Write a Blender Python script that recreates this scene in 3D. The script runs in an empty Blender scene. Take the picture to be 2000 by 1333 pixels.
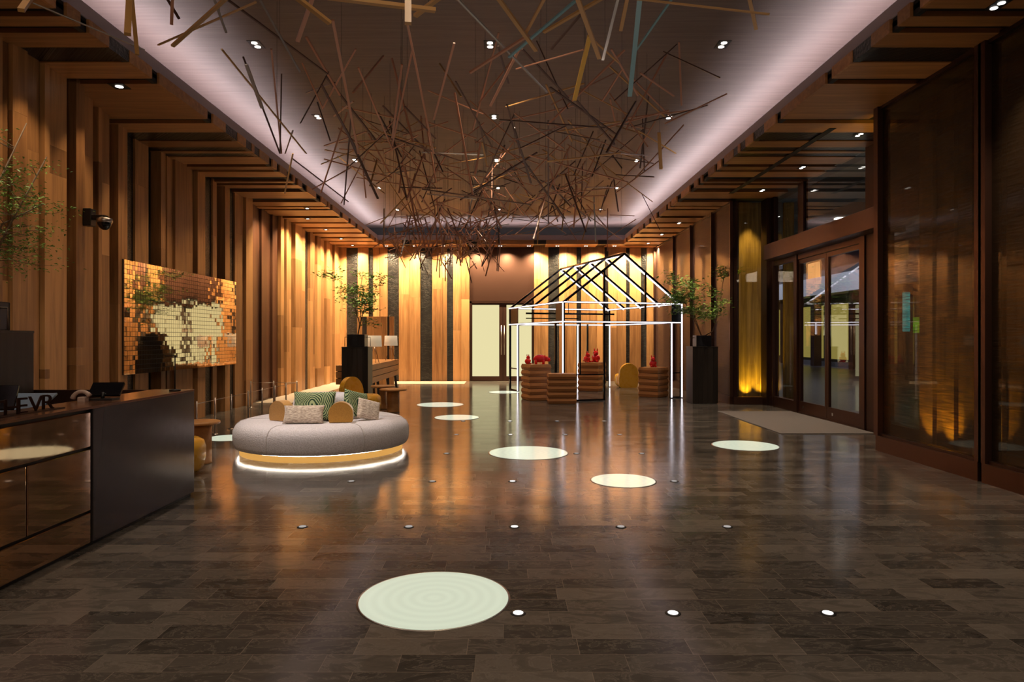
import bpy, bmesh, math, random
from mathutils import Vector, Matrix, noise
S = bpy.context.scene
COL = S.collection
PI = math.pi

# ------------------------------------------------------------------ camera
cam_d = bpy.data.cameras.new('camera'); cam = bpy.data.objects.new('camera', cam_d); COL.objects.link(cam)
cam.location = (0, 0, 1.5); cam.rotation_euler = (PI/2, 0, 0)
cam_d.sensor_width = 36; cam_d.lens = 36*1320/2000
cam_d.shift_x = 0.0055; cam_d.shift_y = -0.00375
cam_d.clip_start = 0.05; cam_d.clip_end = 300
S.camera = cam
# ------------------------------------------------------------------ view + world
S.view_settings.view_transform = 'Standard'; S.view_settings.look = 'None'
S.view_settings.gamma = 1; S.view_settings.exposure = 0.0; S.view_settings.use_curve_mapping = False
w = bpy.data.worlds.new('night'); S.world = w; w.use_nodes = True
w.node_tree.nodes['Background'].inputs[0].default_value = (0.10, 0.12, 0.2, 1)
w.node_tree.nodes['Background'].inputs[1].default_value = 0.15

# ------------------------------------------------------------------ lights
WASH = (1.0, 0.76, 0.44); WARM = (1.0, 0.70, 0.40); WARM2 = (1.0, 0.78, 0.55); COVE = (1.0, 0.87, 0.90); GOLD = (1.0, 0.66, 0.05)
def area(name, loc, sx, sy, power, col, rot=(0, 0, 0), spread=PI):
    l = bpy.data.lights.new(name, 'AREA'); l.shape = 'RECTANGLE'; l.size = sx; l.size_y = sy
    l.energy = power; l.color = col; l.spread = spread
    o = bpy.data.objects.new(name, l); COL.objects.link(o); o.location = loc; o.rotation_euler = rot; return o
def spot(name, loc, target, power, col, angle=60, blend=0.6, r=0.04):
    l = bpy.data.lights.new(name, 'SPOT'); l.energy = power; l.color = col
    l.spot_size = math.radians(angle); l.spot_blend = blend; l.shadow_soft_size = r
    o = bpy.data.objects.new(name, l); COL.objects.link(o); o.location = loc
    d = Vector(target) - Vector(loc); o.rotation_euler = d.to_track_quat('-Z', 'Y').to_euler(); return o
# cove strips lying on the soffit, shining up at the ceiling
area('cove_light_left', (-4.42, 9.5, 4.77), 0.10, 26, 260, COVE, (PI, 0, 0))
area('cove_light_right', (4.08, 9.5, 4.77), 0.10, 26, 260, COVE, (PI, 0, 0))
area('cove_light_back', (-0.17, 22.32, 4.77), 8.2, 0.10, 85, COVE, (PI, 0, 0))
area('cove_light_front', (-0.17, -3.3, 4.77), 8.2, 0.10, 30, COVE, (PI, 0, 0))
# back wall washers
for i in range(11):
    x = -5.0+i*1.0
    spot('wash_light_back', (x, 22.45, 4.52), (x, 23.0, 2.8), 760, WASH, 118, 0.9)
# far left wall washers
for y in (15.9, 17.35, 18.3, 19.1, 20.0, 20.85, 21.7, 22.5):
    spot('wash_light_left', (-5.12, y, 4.52), (-5.72, y, 2.6), 480, WASH, 112, 0.9)
# accent lights on the near left wall and the mirror picture
for y in (7.2, 8.2, 9.6, 11.0, 12.4, 13.8):
    spot('accent_light_left', (-4.5, y, 4.50), (-5.6, y, 1.6), 62, WARM, 66, 0.9)
# ceiling downlights
for y, pw_ in ((-0.5, 70), (3.0, 100), (5.9, 140), (8.72, 190), (11.58, 190), (14.42, 190), (17.1, 190), (20.0, 190)):
    for x in (-3.23, -0.21, 2.79):
        spot('ceiling_spot', (x, y, 5.20), (x, y, 0), pw_, WARM2, 90, 0.9, 0.05)
spot('ottoman_spot', (-3.23, 8.72, 5.2), (-2.5, 8.9, .4), 420, (1, .9, .84), 34, .7)
spot('ottoman_spot', (-3.23, 5.9, 5.2), (-2.5, 8.7, .5), 330, (1, .9, .84), 26, .8)
# right soffit downlights
for x, y in ((4.5, 6.19), (5.30, 10.15), (5.30, 12.1), (5.30, 14.0), (4.6, 18.0), (4.6, 20.0), (4.6, 21.9)):
    spot('soffit_spot', (x, y, 4.52), (x, y, 0), 200, WARM2, 85, 0.8)
# fill light added behind the camera, standing in for unseen lobby lamps
area('front_fill_light', (-0.2, -2.2, 4.4), 6, 1.2, 150, WARM2, (0.35, 0, 0))

# ------------------------------------------------------------------ helpers
class MB:
    def __init__(s): s.v = []; s.f = []; s.m = []; s.sm = []
    def add(s, vs, fs, mi=0, smooth=False):
        o = len(s.v); s.v += [tuple(v) for v in vs]
        for f in fs: s.f.append([o+i for i in f]); s.m.append(mi); s.sm.append(smooth)
        return s
    def box(s, x0, x1, y0, y1, z0, z1, mi=0, M=None):
        vs = [Vector((x, y, z)) for x in (x0, x1) for y in (y0, y1) for z in (z0, z1)]
        if M is not None: vs = [M @ v for v in vs]
        return s.add(vs, [(0,1,3,2),(4,6,7,5),(0,4,5,1),(2,3,7,6),(0,2,6,4),(1,5,7,3)], mi)
    def bar(s, a, b, w, h=None, mi=0, up=Vector((0,0,1))):
        a = Vector(a); b = Vector(b); h = h or w; d = (b-a).normalized()
        if abs(d.dot(up)) > 0.99: up = Vector((0,1,0))
        x = d.cross(up).normalized(); y = x.cross(d).normalized()
        vs = [p + x*sx*w/2 + y*sy*h/2 for p in (a, b) for sx in (-1,1) for sy in (-1,1)]
        return s.add(vs, [(0,1,3,2),(4,6,7,5),(0,4,5,1),(2,3,7,6),(0,2,6,4),(1,5,7,3)], mi)
    def tube(s, pts, r, n=8, mi=0, cap=True, closed=False):
        pts = [Vector(p) for p in pts]; rs = r if isinstance(r, (list, tuple)) else [r]*len(pts)
        vs = []; N = len(pts); prev = None
        for i, p in enumerate(pts):
            if closed: d = pts[(i+1) % N]-pts[i-1]
            else: d = pts[min(i+1, N-1)]-pts[max(i-1, 0)]
            d.normalize()
            if prev is None:
                ref = Vector((0,0,1)) if abs(d.z) < .9 else Vector((1,0,0)); x = d.cross(ref).normalized()
            else: x = (prev - d*prev.dot(d)).normalized()
            prev = x; y = d.cross(x)
            for k in range(n): a = 2*PI*k/n; vs.append(p+(x*math.cos(a)+y*math.sin(a))*rs[i])
        fs = []
        for i in range(N if closed else N-1):
            j = (i+1) % N
            for k in range(n): fs.append((i*n+k, i*n+(k+1) % n, j*n+(k+1) % n, j*n+k))
        if cap and not closed: fs += [tuple(range(n))[::-1], tuple((N-1)*n+k for k in range(n))]
        return s.add(vs, fs, mi, True)
    def lathe(s, prof, c=(0,0,0), n=48, mi=0, M=None, smooth=True):
        vs = []; 
        for (r, z) in prof:
            for k in range(n):
                a = 2*PI*k/n; v = Vector((r*math.cos(a), r*math.sin(a), z))
                if M is not None: v = M @ v
                vs.append(v+Vector(c))
        fs = []
        for i in range(len(prof)-1):
            for k in range(n): fs.append((i*n+k, i*n+(k+1) % n, (i+1)*n+(k+1) % n, (i+1)*n+k))
        fs += [tuple(range(n))[::-1], tuple((len(prof)-1)*n+k for k in range(n))]
        return s.add(vs, fs, mi, smooth)
    def ell(s, c, rx, ry, rz, M=None, n=20, mi=0, p=1.0, flat=None):
        vs = []; m = n//2
        sg = lambda t: math.copysign(abs(t)**p, t)
        for i in range(m+1):
            ph = -PI/2+PI*i/m
            for k in range(n):
                a = 2*PI*k/n
                v = Vector((rx*sg(math.cos(ph))*sg(math.cos(a)), ry*sg(math.cos(ph))*sg(math.sin(a)), rz*sg(math.sin(ph))))
                if flat is not None: v.z = max(v.z, flat)
                if M is not None: v = M @ v
                vs.append(v+Vector(c))
        fs = [(i*n+k, i*n+(k+1) % n, (i+1)*n+(k+1) % n, (i+1)*n+k) for i in range(m) for k in range(n)]
        return s.add(vs, fs, mi, True)
    def prism(s, poly, a, b, mi=0, M=None, smooth=False):
        # poly in local x,z ; extruded along y from a to b
        n = len(poly); vs = [Vector((x, a, z)) for x, z in poly]+[Vector((x, b, z)) for x, z in poly]
        if M is not None: vs = [M @ v for v in vs]
        s.add(vs, [tuple(range(n)), tuple(range(2*n-1, n-1, -1))], mi)
        s.add(vs, [(i, i+n, (i+1) % n+n, (i+1) % n) for i in range(n)], mi, smooth)
        return s
    def build(s, name, mats, parent=None, loc=None, bevel=0, subsurf=0):
        me = bpy.data.meshes.new(name); me.from_pydata(s.v, [], s.f)
        if not isinstance(mats, (list, tuple)): mats = [mats]
        for m in mats: me.materials.append(m)
        me.polygons.foreach_set('material_index', s.m); me.polygons.foreach_set('use_smooth', s.sm)
        bm = bmesh.new(); bm.from_mesh(me); bmesh.ops.recalc_face_normals(bm, faces=bm.faces); bm.to_mesh(me); bm.free()
        me.update()
        o = bpy.data.objects.new(name, me); COL.objects.link(o)
        if loc is not None: o.location = loc
        if parent is not None: o.parent = parent
        if bevel:
            b = o.modifiers.new('bevel', 'BEVEL'); b.width = bevel; b.segments = 3; b.limit_method = 'ANGLE'
        if subsurf:
            b = o.modifiers.new('sub', 'SUBSURF'); b.levels = subsurf; b.render_levels = subsurf
        return o
def tag(o, label, cat, group=None, kind=None):
    o['label'] = label; o['category'] = cat
    if group: o['group'] = group
    if kind: o['kind'] = kind
    return o
def thing(name, label, cat, loc=(0,0,0), rz=0, group=None):
    o = bpy.data.objects.new(name, None); COL.objects.link(o); o.empty_display_size = .1
    o.location = loc; o.rotation_euler = (0,0,rz); return tag(o, label, cat, group)
def struct(o): o['kind'] = 'structure'; return o
def sthing(name):
    o = bpy.data.objects.new(name, None); COL.objects.link(o); o['kind'] = 'structure'; return o
def copy_tree(o, parent=None):
    c = o.copy(); COL.objects.link(c)
    if parent is not None: c.parent = parent
    for ch in [x for x in list(COL.objects) if x.parent == o]: copy_tree(ch, c)
    return c
def P(px, py, Y): return Vector(((px-989)*Y/1320, Y, 1.5-(py-659)*Y/1320))

# ------------------------------------------------------------------ materials
def new(name):
    m = bpy.data.materials.new(name); m.use_nodes = True; nt = m.node_tree
    return m, nt, nt.nodes['Principled BSDF']
def plain(name, col, rough=.5, metal=0, spec=.5, emit=None, es=0, coat=0, sheen=0):
    m, nt, b = new(name); b.inputs['Base Color'].default_value = (*col, 1)
    b.inputs['Roughness'].default_value = rough; b.inputs['Metallic'].default_value = metal
    b.inputs['Specular IOR Level'].default_value = spec; b.inputs['Coat Weight'].default_value = coat
    b.inputs['Sheen Weight'].default_value = sheen
    n = nt.nodes.new('ShaderNodeTexNoise'); n.inputs['Scale'].default_value = 14
    tc = nt.nodes.new('ShaderNodeTexCoord'); nt.links.new(tc.outputs['Object'], n.inputs['Vector'])
    mr = nt.nodes.new('ShaderNodeMapRange'); mr.inputs[3].default_value = max(rough-.05, 0.0); mr.inputs[4].default_value = min(rough+.05, 1)
    nt.links.new(n.outputs['Fac'], mr.inputs[0]); nt.links.new(mr.outputs[0], b.inputs['Roughness'])
    if emit: b.inputs['Emission Color'].default_value = (*emit, 1); b.inputs['Emission Strength'].default_value = es
    return m
def emis(name, col, s):
    m = bpy.data.materials.new(name); m.use_nodes = True; nt = m.node_tree; nt.nodes.clear()
    e = nt.nodes.new('ShaderNodeEmission'); e.inputs[0].default_value = (*col, 1); e.inputs[1].default_value = s
    o = nt.nodes.new('ShaderNodeOutputMaterial'); nt.links.new(e.outputs[0], o.inputs[0]); return m
def N(nt, t, **kw):
    n = nt.nodes.new(t)
    for k, v in kw.items():
        if k.startswith('i'): n.inputs[int(k[1:])].default_value = v
        else: setattr(n, k, v)
    return n
def ramp(nt, stops):
    r = nt.nodes.new('ShaderNodeValToRGB'); e = r.color_ramp.elements
    e[0].position, e[0].color = stops[0][0], (*stops[0][1], 1); e[1].position, e[1].color = stops[-1][0], (*stops[-1][1], 1)
    for p, c in stops[1:-1]: x = e.new(p); x.color = (*c, 1)
    return r
def wood(name, dark, light, grain='z', rough=.38, spec=.4, sc=1.0):
    m, nt, b = new(name)
    tc = N(nt, 'ShaderNodeTexCoord'); mp = N(nt, 'ShaderNodeMapping')
    s = {'z': (9, 9, .55), 'x': (.55, 9, 9), 'y': (9, .55, 9)}[grain]; mp.inputs['Scale'].default_value = [k*sc for k in s]
    g = N(nt, 'ShaderNodeNewGeometry')
    off = N(nt, 'ShaderNodeVectorMath', operation='ADD'); comb = N(nt, 'ShaderNodeCombineXYZ')
    mul = N(nt, 'ShaderNodeMath', operation='MULTIPLY', i1=37.0)
    nt.links.new(g.outputs['Random Per Island'], mul.inputs[0])
    for k in range(3): nt.links.new(mul.outputs[0], comb.inputs[k])
    nt.links.new(tc.outputs['Object'], mp.inputs[0]); nt.links.new(mp.outputs[0], off.inputs[0]); nt.links.new(comb.outputs[0], off.inputs[1])
    n1 = N(nt, 'ShaderNodeTexNoise'); n1.inputs['Scale'].default_value = 1.6; n1.inputs['Detail'].default_value = 7; n1.inputs['Roughness'].default_value = .62; n1.inputs['Distortion'].default_value = .6
    nt.links.new(off.outputs[0], n1.inputs['Vector'])
    a = N(nt, 'ShaderNodeMath', operation='MULTIPLY', i1=.55); nt.links.new(g.outputs['Random Per Island'], a.inputs[0])
    c = N(nt, 'ShaderNodeMath', operation='ADD'); nt.links.new(a.outputs[0], c.inputs[0]); nt.links.new(n1.outputs['Fac'], c.inputs[1])
    mid = tuple((x+y)/2 for x, y in zip(dark, light))
    r = ramp(nt, [(.35, dark), (.75, mid), (1.1 if False else 1.0, light)]); nt.links.new(c.outputs[0], r.inputs[0])
    nt.links.new(r.outputs[0], b.inputs['Base Color']); b.inputs['Roughness'].default_value = rough; b.inputs['Specular IOR Level'].default_value = spec
    bp = N(nt, 'ShaderNodeBump'); bp.inputs['Strength'].default_value = .12; bp.inputs['Distance'].default_value = .01
    nt.links.new(n1.outputs['Fac'], bp.inputs['Height']); nt.links.new(bp.outputs[0], b.inputs['Normal'])
    return m
OAK_D, OAK_L = (.17, .072, .026), (.50, .255, .10)
wood_v = wood('oak_upright', OAK_D, OAK_L, 'z')
wood_h = wood('oak_soffit', (.20, .085, .03), (.56, .27, .10), 'x')  # lighter than the wall oak: light from below put into the colour
wood_dk = wood('dark_wood', (.035, .014, .008), (.09, .035, .018), 'z')
wood_box = wood('crate_wood', (.28, .11, .035), (.60, .27, .09), 'x', .45)
wood_y = wood('console_wood', (.30, .13, .04), (.52, .25, .09), 'y', .4)
wood_tab = wood('table_wood', (.30, .13, .04), (.50, .24, .08), 'x', .4, sc=1.5)
wood_blk = wood('black_stained_wood', (.008, .006, .005), (.03, .022, .018), 'z', .4)
def mosaic():
    m, nt, b = new('black_brick_mosaic')
    tc = N(nt, 'ShaderNodeTexCoord'); sp = N(nt, 'ShaderNodeSeparateXYZ'); nt.links.new(tc.outputs['Object'], sp.inputs[0])
    ad = N(nt, 'ShaderNodeMath', operation='ADD'); nt.links.new(sp.outputs[0], ad.inputs[0]); nt.links.new(sp.outputs[1], ad.inputs[1])
    cb = N(nt, 'ShaderNodeCombineXYZ'); nt.links.new(ad.outputs[0], cb.inputs[0]); nt.links.new(sp.outputs[2], cb.inputs[1])
    br = N(nt, 'ShaderNodeTexBrick'); br.inputs['Scale'].default_value = 1; br.inputs['Brick Width'].default_value = .10; br.inputs['Row Height'].default_value = .034
    br.inputs['Mortar Size'].default_value = .006; br.inputs['Color1'].default_value = (.012, .011, .011, 1); br.inputs['Color2'].default_value = (.06, .052, .045, 1); br.inputs['Mortar'].default_value = (.002, .002, .002, 1)
    br.inputs['Bias'].default_value = -.3
    nt.links.new(cb.outputs[0], br.inputs['Vector']); nt.links.new(br.outputs['Color'], b.inputs['Base Color'])
    b.inputs['Roughness'].default_value = .3
    n = N(nt, 'ShaderNodeTexNoise'); n.inputs['Scale'].default_value = 22; nt.links.new(cb.outputs[0], n.inputs['Vector'])
    mx = N(nt, 'ShaderNodeMath', operation='SUBTRACT'); nt.links.new(n.outputs['Fac'], mx.inputs[0]); nt.links.new(br.outputs['Fac'], mx.inputs[1])
    bp = N(nt, 'ShaderNodeBump'); bp.inputs['Strength'].default_value = .9; bp.inputs['Distance'].default_value = .012
    nt.links.new(mx.outputs[0], bp.inputs['Height']); nt.links.new(bp.outputs[0], b.inputs['Normal']); return m
mosaic_m = mosaic()
gap_m = plain('dark_gap', (.008, .006, .006), .6)
bronze = plain('bronze_metal', (.10, .048, .034), .38, .8)
bronze_dk = plain('dark_bronze_metal', (.05, .022, .015), .4, .7)
black = plain('black_paint', (.008, .008, .009), .4)
blk_gloss = plain('black_gloss', (.006, .006, .008), .12)
steel = plain('brushed_steel', (.5, .45, .42), .3, 1)
chrome = plain('polished_metal', (.8, .75, .7), .12, 1)
trim_m = plain('cove_trim_paint', (.36, .30, .33), .5)
led = emis('led_tube', (1.0, .92, 1.0), 2.6)
lampw = emis('downlight_lens', (1.0, .93, .85), 7.0)
def floor_mat():
    m, nt, b = new('dark_stone_tiles'); L = nt.links.new
    tc = N(nt, 'ShaderNodeTexCoord'); sp = N(nt, 'ShaderNodeSeparateXYZ'); L(tc.outputs['Object'], sp.inputs[0])
    H = .168; W = .46
    def math_(op, a, b_=None):
        n = N(nt, 'ShaderNodeMath', operation=op)
        for i, v in ((0, a), (1, b_)):
            if v is None: continue
            if isinstance(v, (int, float)): n.inputs[i].default_value = v
            else: L(v, n.inputs[i])
        return n.outputs[0]
    yr = math_('DIVIDE', sp.outputs[1], H); row = math_('FLOOR', yr); fy = math_('FRACT', yr)
    wn = N(nt, 'ShaderNodeTexWhiteNoise', noise_dimensions='1D'); L(row, wn.inputs['W'])
    scl = math_('ADD', math_('MULTIPLY', wn.outputs['Value'], .5), .75)
    xr = math_('ADD', math_('DIVIDE', math_('DIVIDE', sp.outputs[0], W), scl), math_('MULTIPLY', wn.outputs['Value'], 17.3))
    cell = math_('FLOOR', xr); fx = math_('FRACT', xr)
    cb = N(nt, 'ShaderNodeCombineXYZ'); L(cell, cb.inputs[0]); L(row, cb.inputs[1])
    w2 = N(nt, 'ShaderNodeTexWhiteNoise', noise_dimensions='2D'); L(cb.outputs[0], w2.inputs['Vector'])
    # joints
    ex = math_('MINIMUM', fx, math_('SUBTRACT', 1.0, fx)); ey = math_('MINIMUM', fy, math_('SUBTRACT', 1.0, fy))
    j = math_('MAXIMUM', math_('LESS_THAN', ex, .0035), math_('LESS_THAN', ey, .010))
    # marble cloud and veins, shifted per tile
    vm = N(nt, 'ShaderNodeVectorMath', operation='MULTIPLY_ADD'); L(w2.outputs['Color'], vm.inputs[0]); vm.inputs[1].default_value = (9, 9, 9); L(tc.outputs['Object'], vm.inputs[2])
    mp = N(nt, 'ShaderNodeMapping'); mp.inputs['Scale'].default_value = (2.6, 5.5, 1); L(vm.outputs[0], mp.inputs[0])
    n1 = N(nt, 'ShaderNodeTexNoise'); n1.inputs['Scale'].default_value = 1.5; n1.inputs['Detail'].default_value = 9; n1.inputs['Roughness'].default_value = .68; n1.inputs['Distortion'].default_value = 1.2; L(mp.outputs[0], n1.inputs['Vector'])
    mus = math_('SUBTRACT', 1.0, math_('MULTIPLY', math_('ABSOLUTE', math_('SUBTRACT', n1.outputs['Fac'], .5)), 40.0))
    vein = math_('MAXIMUM', mus, 0.0)
    t = math_('ADD', math_('MULTIPLY', w2.outputs['Value'], .45), math_('MULTIPLY', n1.outputs['Fac'], .75))
    r = ramp(nt, [(.25, (.030, .028, .026)), (.6, (.080, .071, .063)), (.95, (.17, .148, .128))]); L(t, r.inputs[0])
    m1 = N(nt, 'ShaderNodeMixRGB'); L(math_('MULTIPLY', vein, .4), m1.inputs[0]); L(r.outputs[0], m1.inputs[1]); m1.inputs[2].default_value = (.22, .19, .165, 1)
    m2 = N(nt, 'ShaderNodeMixRGB'); L(math_('MULTIPLY', j, .8), m2.inputs[0]); L(m1.outputs[0], m2.inputs[1]); m2.inputs[2].default_value = (.22, .18, .15, 1)
    L(m2.outputs[0], b.inputs['Base Color'])
    rr = N(nt, 'ShaderNodeMapRange', i3=.08, i4=.19); L(n1.outputs['Fac'], rr.inputs[0]); L(rr.outputs[0], b.inputs['Roughness'])
    b.inputs['Specular IOR Level'].default_value = .2
    # each slab is laid a hair out of true
    w3 = N(nt, 'ShaderNodeVectorMath', operation='SUBTRACT'); L(w2.outputs['Color'], w3.inputs[0]); w3.inputs[1].default_value = (.5, .5, .5)
    w4 = N(nt, 'ShaderNodeVectorMath', operation='MULTIPLY'); L(w3.outputs[0], w4.inputs[0]); w4.inputs[1].default_value = (.006, .012, 0)
    bp = N(nt, 'ShaderNodeBump'); bp.inputs['Strength'].default_value = .10; bp.inputs['Distance'].default_value = .004; L(n1.outputs['Fac'], bp.inputs['Height'])
    w5 = N(nt, 'ShaderNodeVectorMath', operation='ADD'); L(bp.outputs[0], w5.inputs[0]); L(w4.outputs[0], w5.inputs[1])
    w6 = N(nt, 'ShaderNodeVectorMath', operation='NORMALIZE'); L(w5.outputs[0], w6.inputs[0]); L(w6.outputs[0], b.inputs['Normal'])
    return m
floor_m = floor_mat()
def fabric(name, c1, c2, sc=60, rough=.9, bump=.3, stretch=(1, 1, 1), sheen=.3):
    m, nt, b = new(name); tc = N(nt, 'ShaderNodeTexCoord'); mp = N(nt, 'ShaderNodeMapping'); mp.inputs['Scale'].default_value = stretch
    nt.links.new(tc.outputs['Object'], mp.inputs[0])
    n = N(nt, 'ShaderNodeTexNoise'); n.inputs['Scale'].default_value = sc; n.inputs['Detail'].default_value = 4; nt.links.new(mp.outputs[0], n.inputs['Vector'])
    r = ramp(nt, [(.38, c1), (.62, c2)]); nt.links.new(n.outputs['Fac'], r.inputs[0]); nt.links.new(r.outputs[0], b.inputs['Base Color'])
    b.inputs['Roughness'].default_value = rough; b.inputs['Sheen Weight'].default_value = sheen
    bp = N(nt, 'ShaderNodeBump'); bp.inputs['Strength'].default_value = bump; bp.inputs['Distance'].default_value = .01
    nt.links.new(n.outputs['Fac'], bp.inputs['Height']); nt.links.new(bp.outputs[0], b.inputs['Normal']); return m
def glass(name, tint=(.85, .85, .85), refl=.09, rough=.0, mesh=False, mcol=(.1, .06, .04), mmet=.3):
    m = bpy.data.materials.new(name); m.use_nodes = True; nt = m.node_tree; nt.nodes.clear(); L = nt.links.new
    tr = N(nt, 'ShaderNodeBsdfTransparent'); tr.inputs[0].default_value = (*tint, 1)
    gl = N(nt, 'ShaderNodeBsdfGlossy'); gl.inputs[0].default_value = (1, 1, 1, 1); gl.inputs['Roughness'].default_value = rough
    fr = N(nt, 'ShaderNodeLayerWeight'); fr.inputs['Blend'].default_value = .5
    pw = N(nt, 'ShaderNodeMath', operation='POWER', i1=4.0); L(fr.outputs['Facing'], pw.inputs[0])
    ad = N(nt, 'ShaderNodeMath', operation='MULTIPLY_ADD', i1=.6, i2=refl); L(pw.outputs[0], ad.inputs[0])
    mx = N(nt, 'ShaderNodeMixShader'); L(ad.outputs[0], mx.inputs[0]); L(tr.outputs[0], mx.inputs[1]); L(gl.outputs[0], mx.inputs[2])
    out = N(nt, 'ShaderNodeOutputMaterial'); last = mx.outputs[0]
    if mesh:
        tc = N(nt, 'ShaderNodeTexCoord'); mp = N(nt, 'ShaderNodeMapping'); mp.inputs['Scale'].default_value = (3, 3, 60); L(tc.outputs['Object'], mp.inputs[0])
        n = N(nt, 'ShaderNodeTexNoise'); n.inputs['Scale'].default_value = 1; n.inputs['Detail'].default_value = 5; n.inputs['Distortion'].default_value = .8; L(mp.outputs[0], n.inputs['Vector'])
        mr = N(nt, 'ShaderNodeMapRange', i1=.3, i2=.75, i3=mesh[0], i4=mesh[1]); L(n.outputs['Fac'], mr.inputs[0])
        pb = N(nt, 'ShaderNodeBsdfPrincipled'); pb.inputs['Base Color'].default_value = (*mcol, 1); pb.inputs['Metallic'].default_value = mmet; pb.inputs['Roughness'].default_value = .42
        m2 = N(nt, 'ShaderNodeMixShader'); L(mr.outputs[0], m2.inputs[0]); L(last, m2.inputs[1]); L(pb.outputs[0], m2.inputs[2]); last = m2.outputs[0]
    L(last, out.inputs[0]); return m
glass_m = glass('clear_glass', (.9, .9, .9), .07)
glass_mesh = glass('bronze_mesh_glass', (.8, .72, .6), .02, .02, (.28, .74), (.045, .027, .013), .3)
glass_mesh2 = glass('dense_bronze_mesh_glass', (.8, .7, .65), .04, .04, (.62, .74), (.085, .045, .038), .25)

# ------------------------------------------------------------------ the portal stripes (wood / dark / mosaic)
ST = []
ylist = [(0,17,'W'),(17,32,'D'),(32,52,'W'),(52,64,'D'),(64,93,'W'),(93,122,'M'),(122,154,'W'),(154,164,'D'),(164,233,'W'),(233,241,'D'),
 (241,259,'W'),(259,276,'M'),(276,288,'W'),(288,296,'M'),(296,300,'W'),(300,307,'M'),(307,321,'W'),(321,326,'D'),(326,332,'W'),(332,336,'D'),
 (336,346,'W'),(346,355,'D'),(355,358,'W'),(358,362,'D'),(362,368,'W'),(368,375,'D'),(375,388,'W'),(388,395,'D'),(395,403,'W'),(403,405,'D'),
 (405,408,'W'),(408,411,'D'),(411,422,'W'),(422,426,'D'),(426,434,'W'),(434,437,'D'),(437,444,'W'),(444,447,'D'),(447,454,'W'),(454,457,'D'),
 (457,463,'W'),(463,466,'D'),(466,471,'W'),(471,473,'D'),(473,478,'W'),(478,480,'D'),(480,484.5,'W')]
rnd = random.Random(4)
y = 4019/659.0; near = []
while y > -4:
    t = 'D' if not near or near[-1][2] == 'W' else 'W'
    h = rnd.uniform(.08, .18) if t == 'D' else rnd.uniform(.25, .6)
    near.append((y-h, y, t)); y -= h
ST = near[::-1]+[(4019/(659-a), 4019/(659-b), t) for a, b, t in ylist]
SOF = 4.545
def soffit(name, xin, xout_fn, side):
    mb = MB(); r = random.Random(9)
    for (a, b, t) in ST:
        xo = xout_fn((a+b)/2); lo, hi = sorted((xin, xo))
        dz = {'W': 0, 'D': .05, 'M': .012}[t]; mi = {'W': 0, 'D': 1, 'M': 2}[t]; g = .003
        mb.box(lo, hi, a+g, b-g, SOF+dz, SOF+.10, mi)
        # fascia turning up at the inner edge
        e = {'W': 0, 'D': .03, 'M': .008}[t]
        if side > 0: mb.box(xin+e-.03, xin+.06, a+g, b-g, SOF+.001, SOF+.135, mi)
        else: mb.box(xin-.06, xin-e+.03, a+g, b-g, SOF+.001, SOF+.135, mi)
    o = mb.build(name, [wood_h, gap_m, mosaic_m]); return struct(o)
def rx(yy):
    return 5.9 if 8.98 < yy < 15.1 else 5.06
soffit('trim_1', -4.2, lambda yy: -5.9, -1)
soffit('trim_2', 3.86, rx, 1)
# back part of the soffit
mb = MB(); X = -5.9
for i, (a, b, t) in enumerate([(-4.2, -3.4, 0), (-3.4, -3.1, 1), (-3.1, -1.3, 0), (-1.3, -.95, 1), (-.95, .9, 0), (.9, 1.3, 1), (1.3, 3.0, 0), (3.0, 3.3, 1), (3.3, 3.86, 0)]):
    mb.box(a+.003, b-.003, 22.1, 22.86, SOF+.05*t, SOF+.10, t); mb.box(a+.003, b-.003, 22.08, 22.16, SOF+.001, SOF+.13, t)
struct(mb.build('trim_3', [wood_h, gap_m, mosaic_m]))
# solid slab above the soffit, so that nothing leaks
mb = MB(); mb.box(-6.3, -4.24, -4.2, 23.3, SOF+.101, SOF+.14); mb.box(3.9, 6.3, -4.2, 23.3, SOF+.101, SOF+.14); mb.box(-4.24, 3.9, 22.16, 23.3, SOF+.101, SOF+.14); mb.box(-4.24, 3.9, -4.2, -3.0, SOF+.0, SOF+.14)
struct(mb.build('trim_4', gap_m))
# cove lip
mb = MB(); z0, z1 = SOF+.135, SOF+.30
for (xa, xb) in ((-4.235, -4.215), (3.875, 3.895)): mb.box(xa, xb, -3.0, 22.12, z0, z1)
mb.box(-4.235, 3.895, 22.12, 22.14, z0, z1); mb.box(-4.235, 3.895, -3.02, -3.0, z0, z1)
mb.box(-4.215, -4.185, -3, 22.1, z0, z0+.03); mb.box(3.845, 3.875, -3, 22.1, z0, z0+.03); mb.box(-4.2, 3.86, 22.07, 22.12, z0, z0+.03)
struct(mb.build('trim_5', trim_m))

# ------------------------------------------------------------------ ceiling
def ceil_mat():
    m, nt, b = new('woven_ceiling'); tc = N(nt, 'ShaderNodeTexCoord'); mp = N(nt, 'ShaderNodeMapping'); mp.inputs['Scale'].default_value = (.8, 22, 1); nt.links.new(tc.outputs['Object'], mp.inputs[0])
    n = N(nt, 'ShaderNodeTexNoise'); n.inputs['Scale'].default_value = 1.4; n.inputs['Detail'].default_value = 6; n.inputs['Roughness'].default_value = .7; nt.links.new(mp.outputs[0], n.inputs['Vector'])
    r = ramp(nt, [(.3, (.115, .080, .072)), (.7, (.18, .13, .118))]); nt.links.new(n.outputs['Fac'], r.inputs[0]); nt.links.new(r.outputs[0], b.inputs['Base Color']); b.inputs['Roughness'].default_value = .6
    return m
mb = MB(); mb.box(-6.3, 6.3, -4.2, 23.3, 5.28, 5.4); struct(mb.build('ceiling', ceil_mat()))
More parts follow.
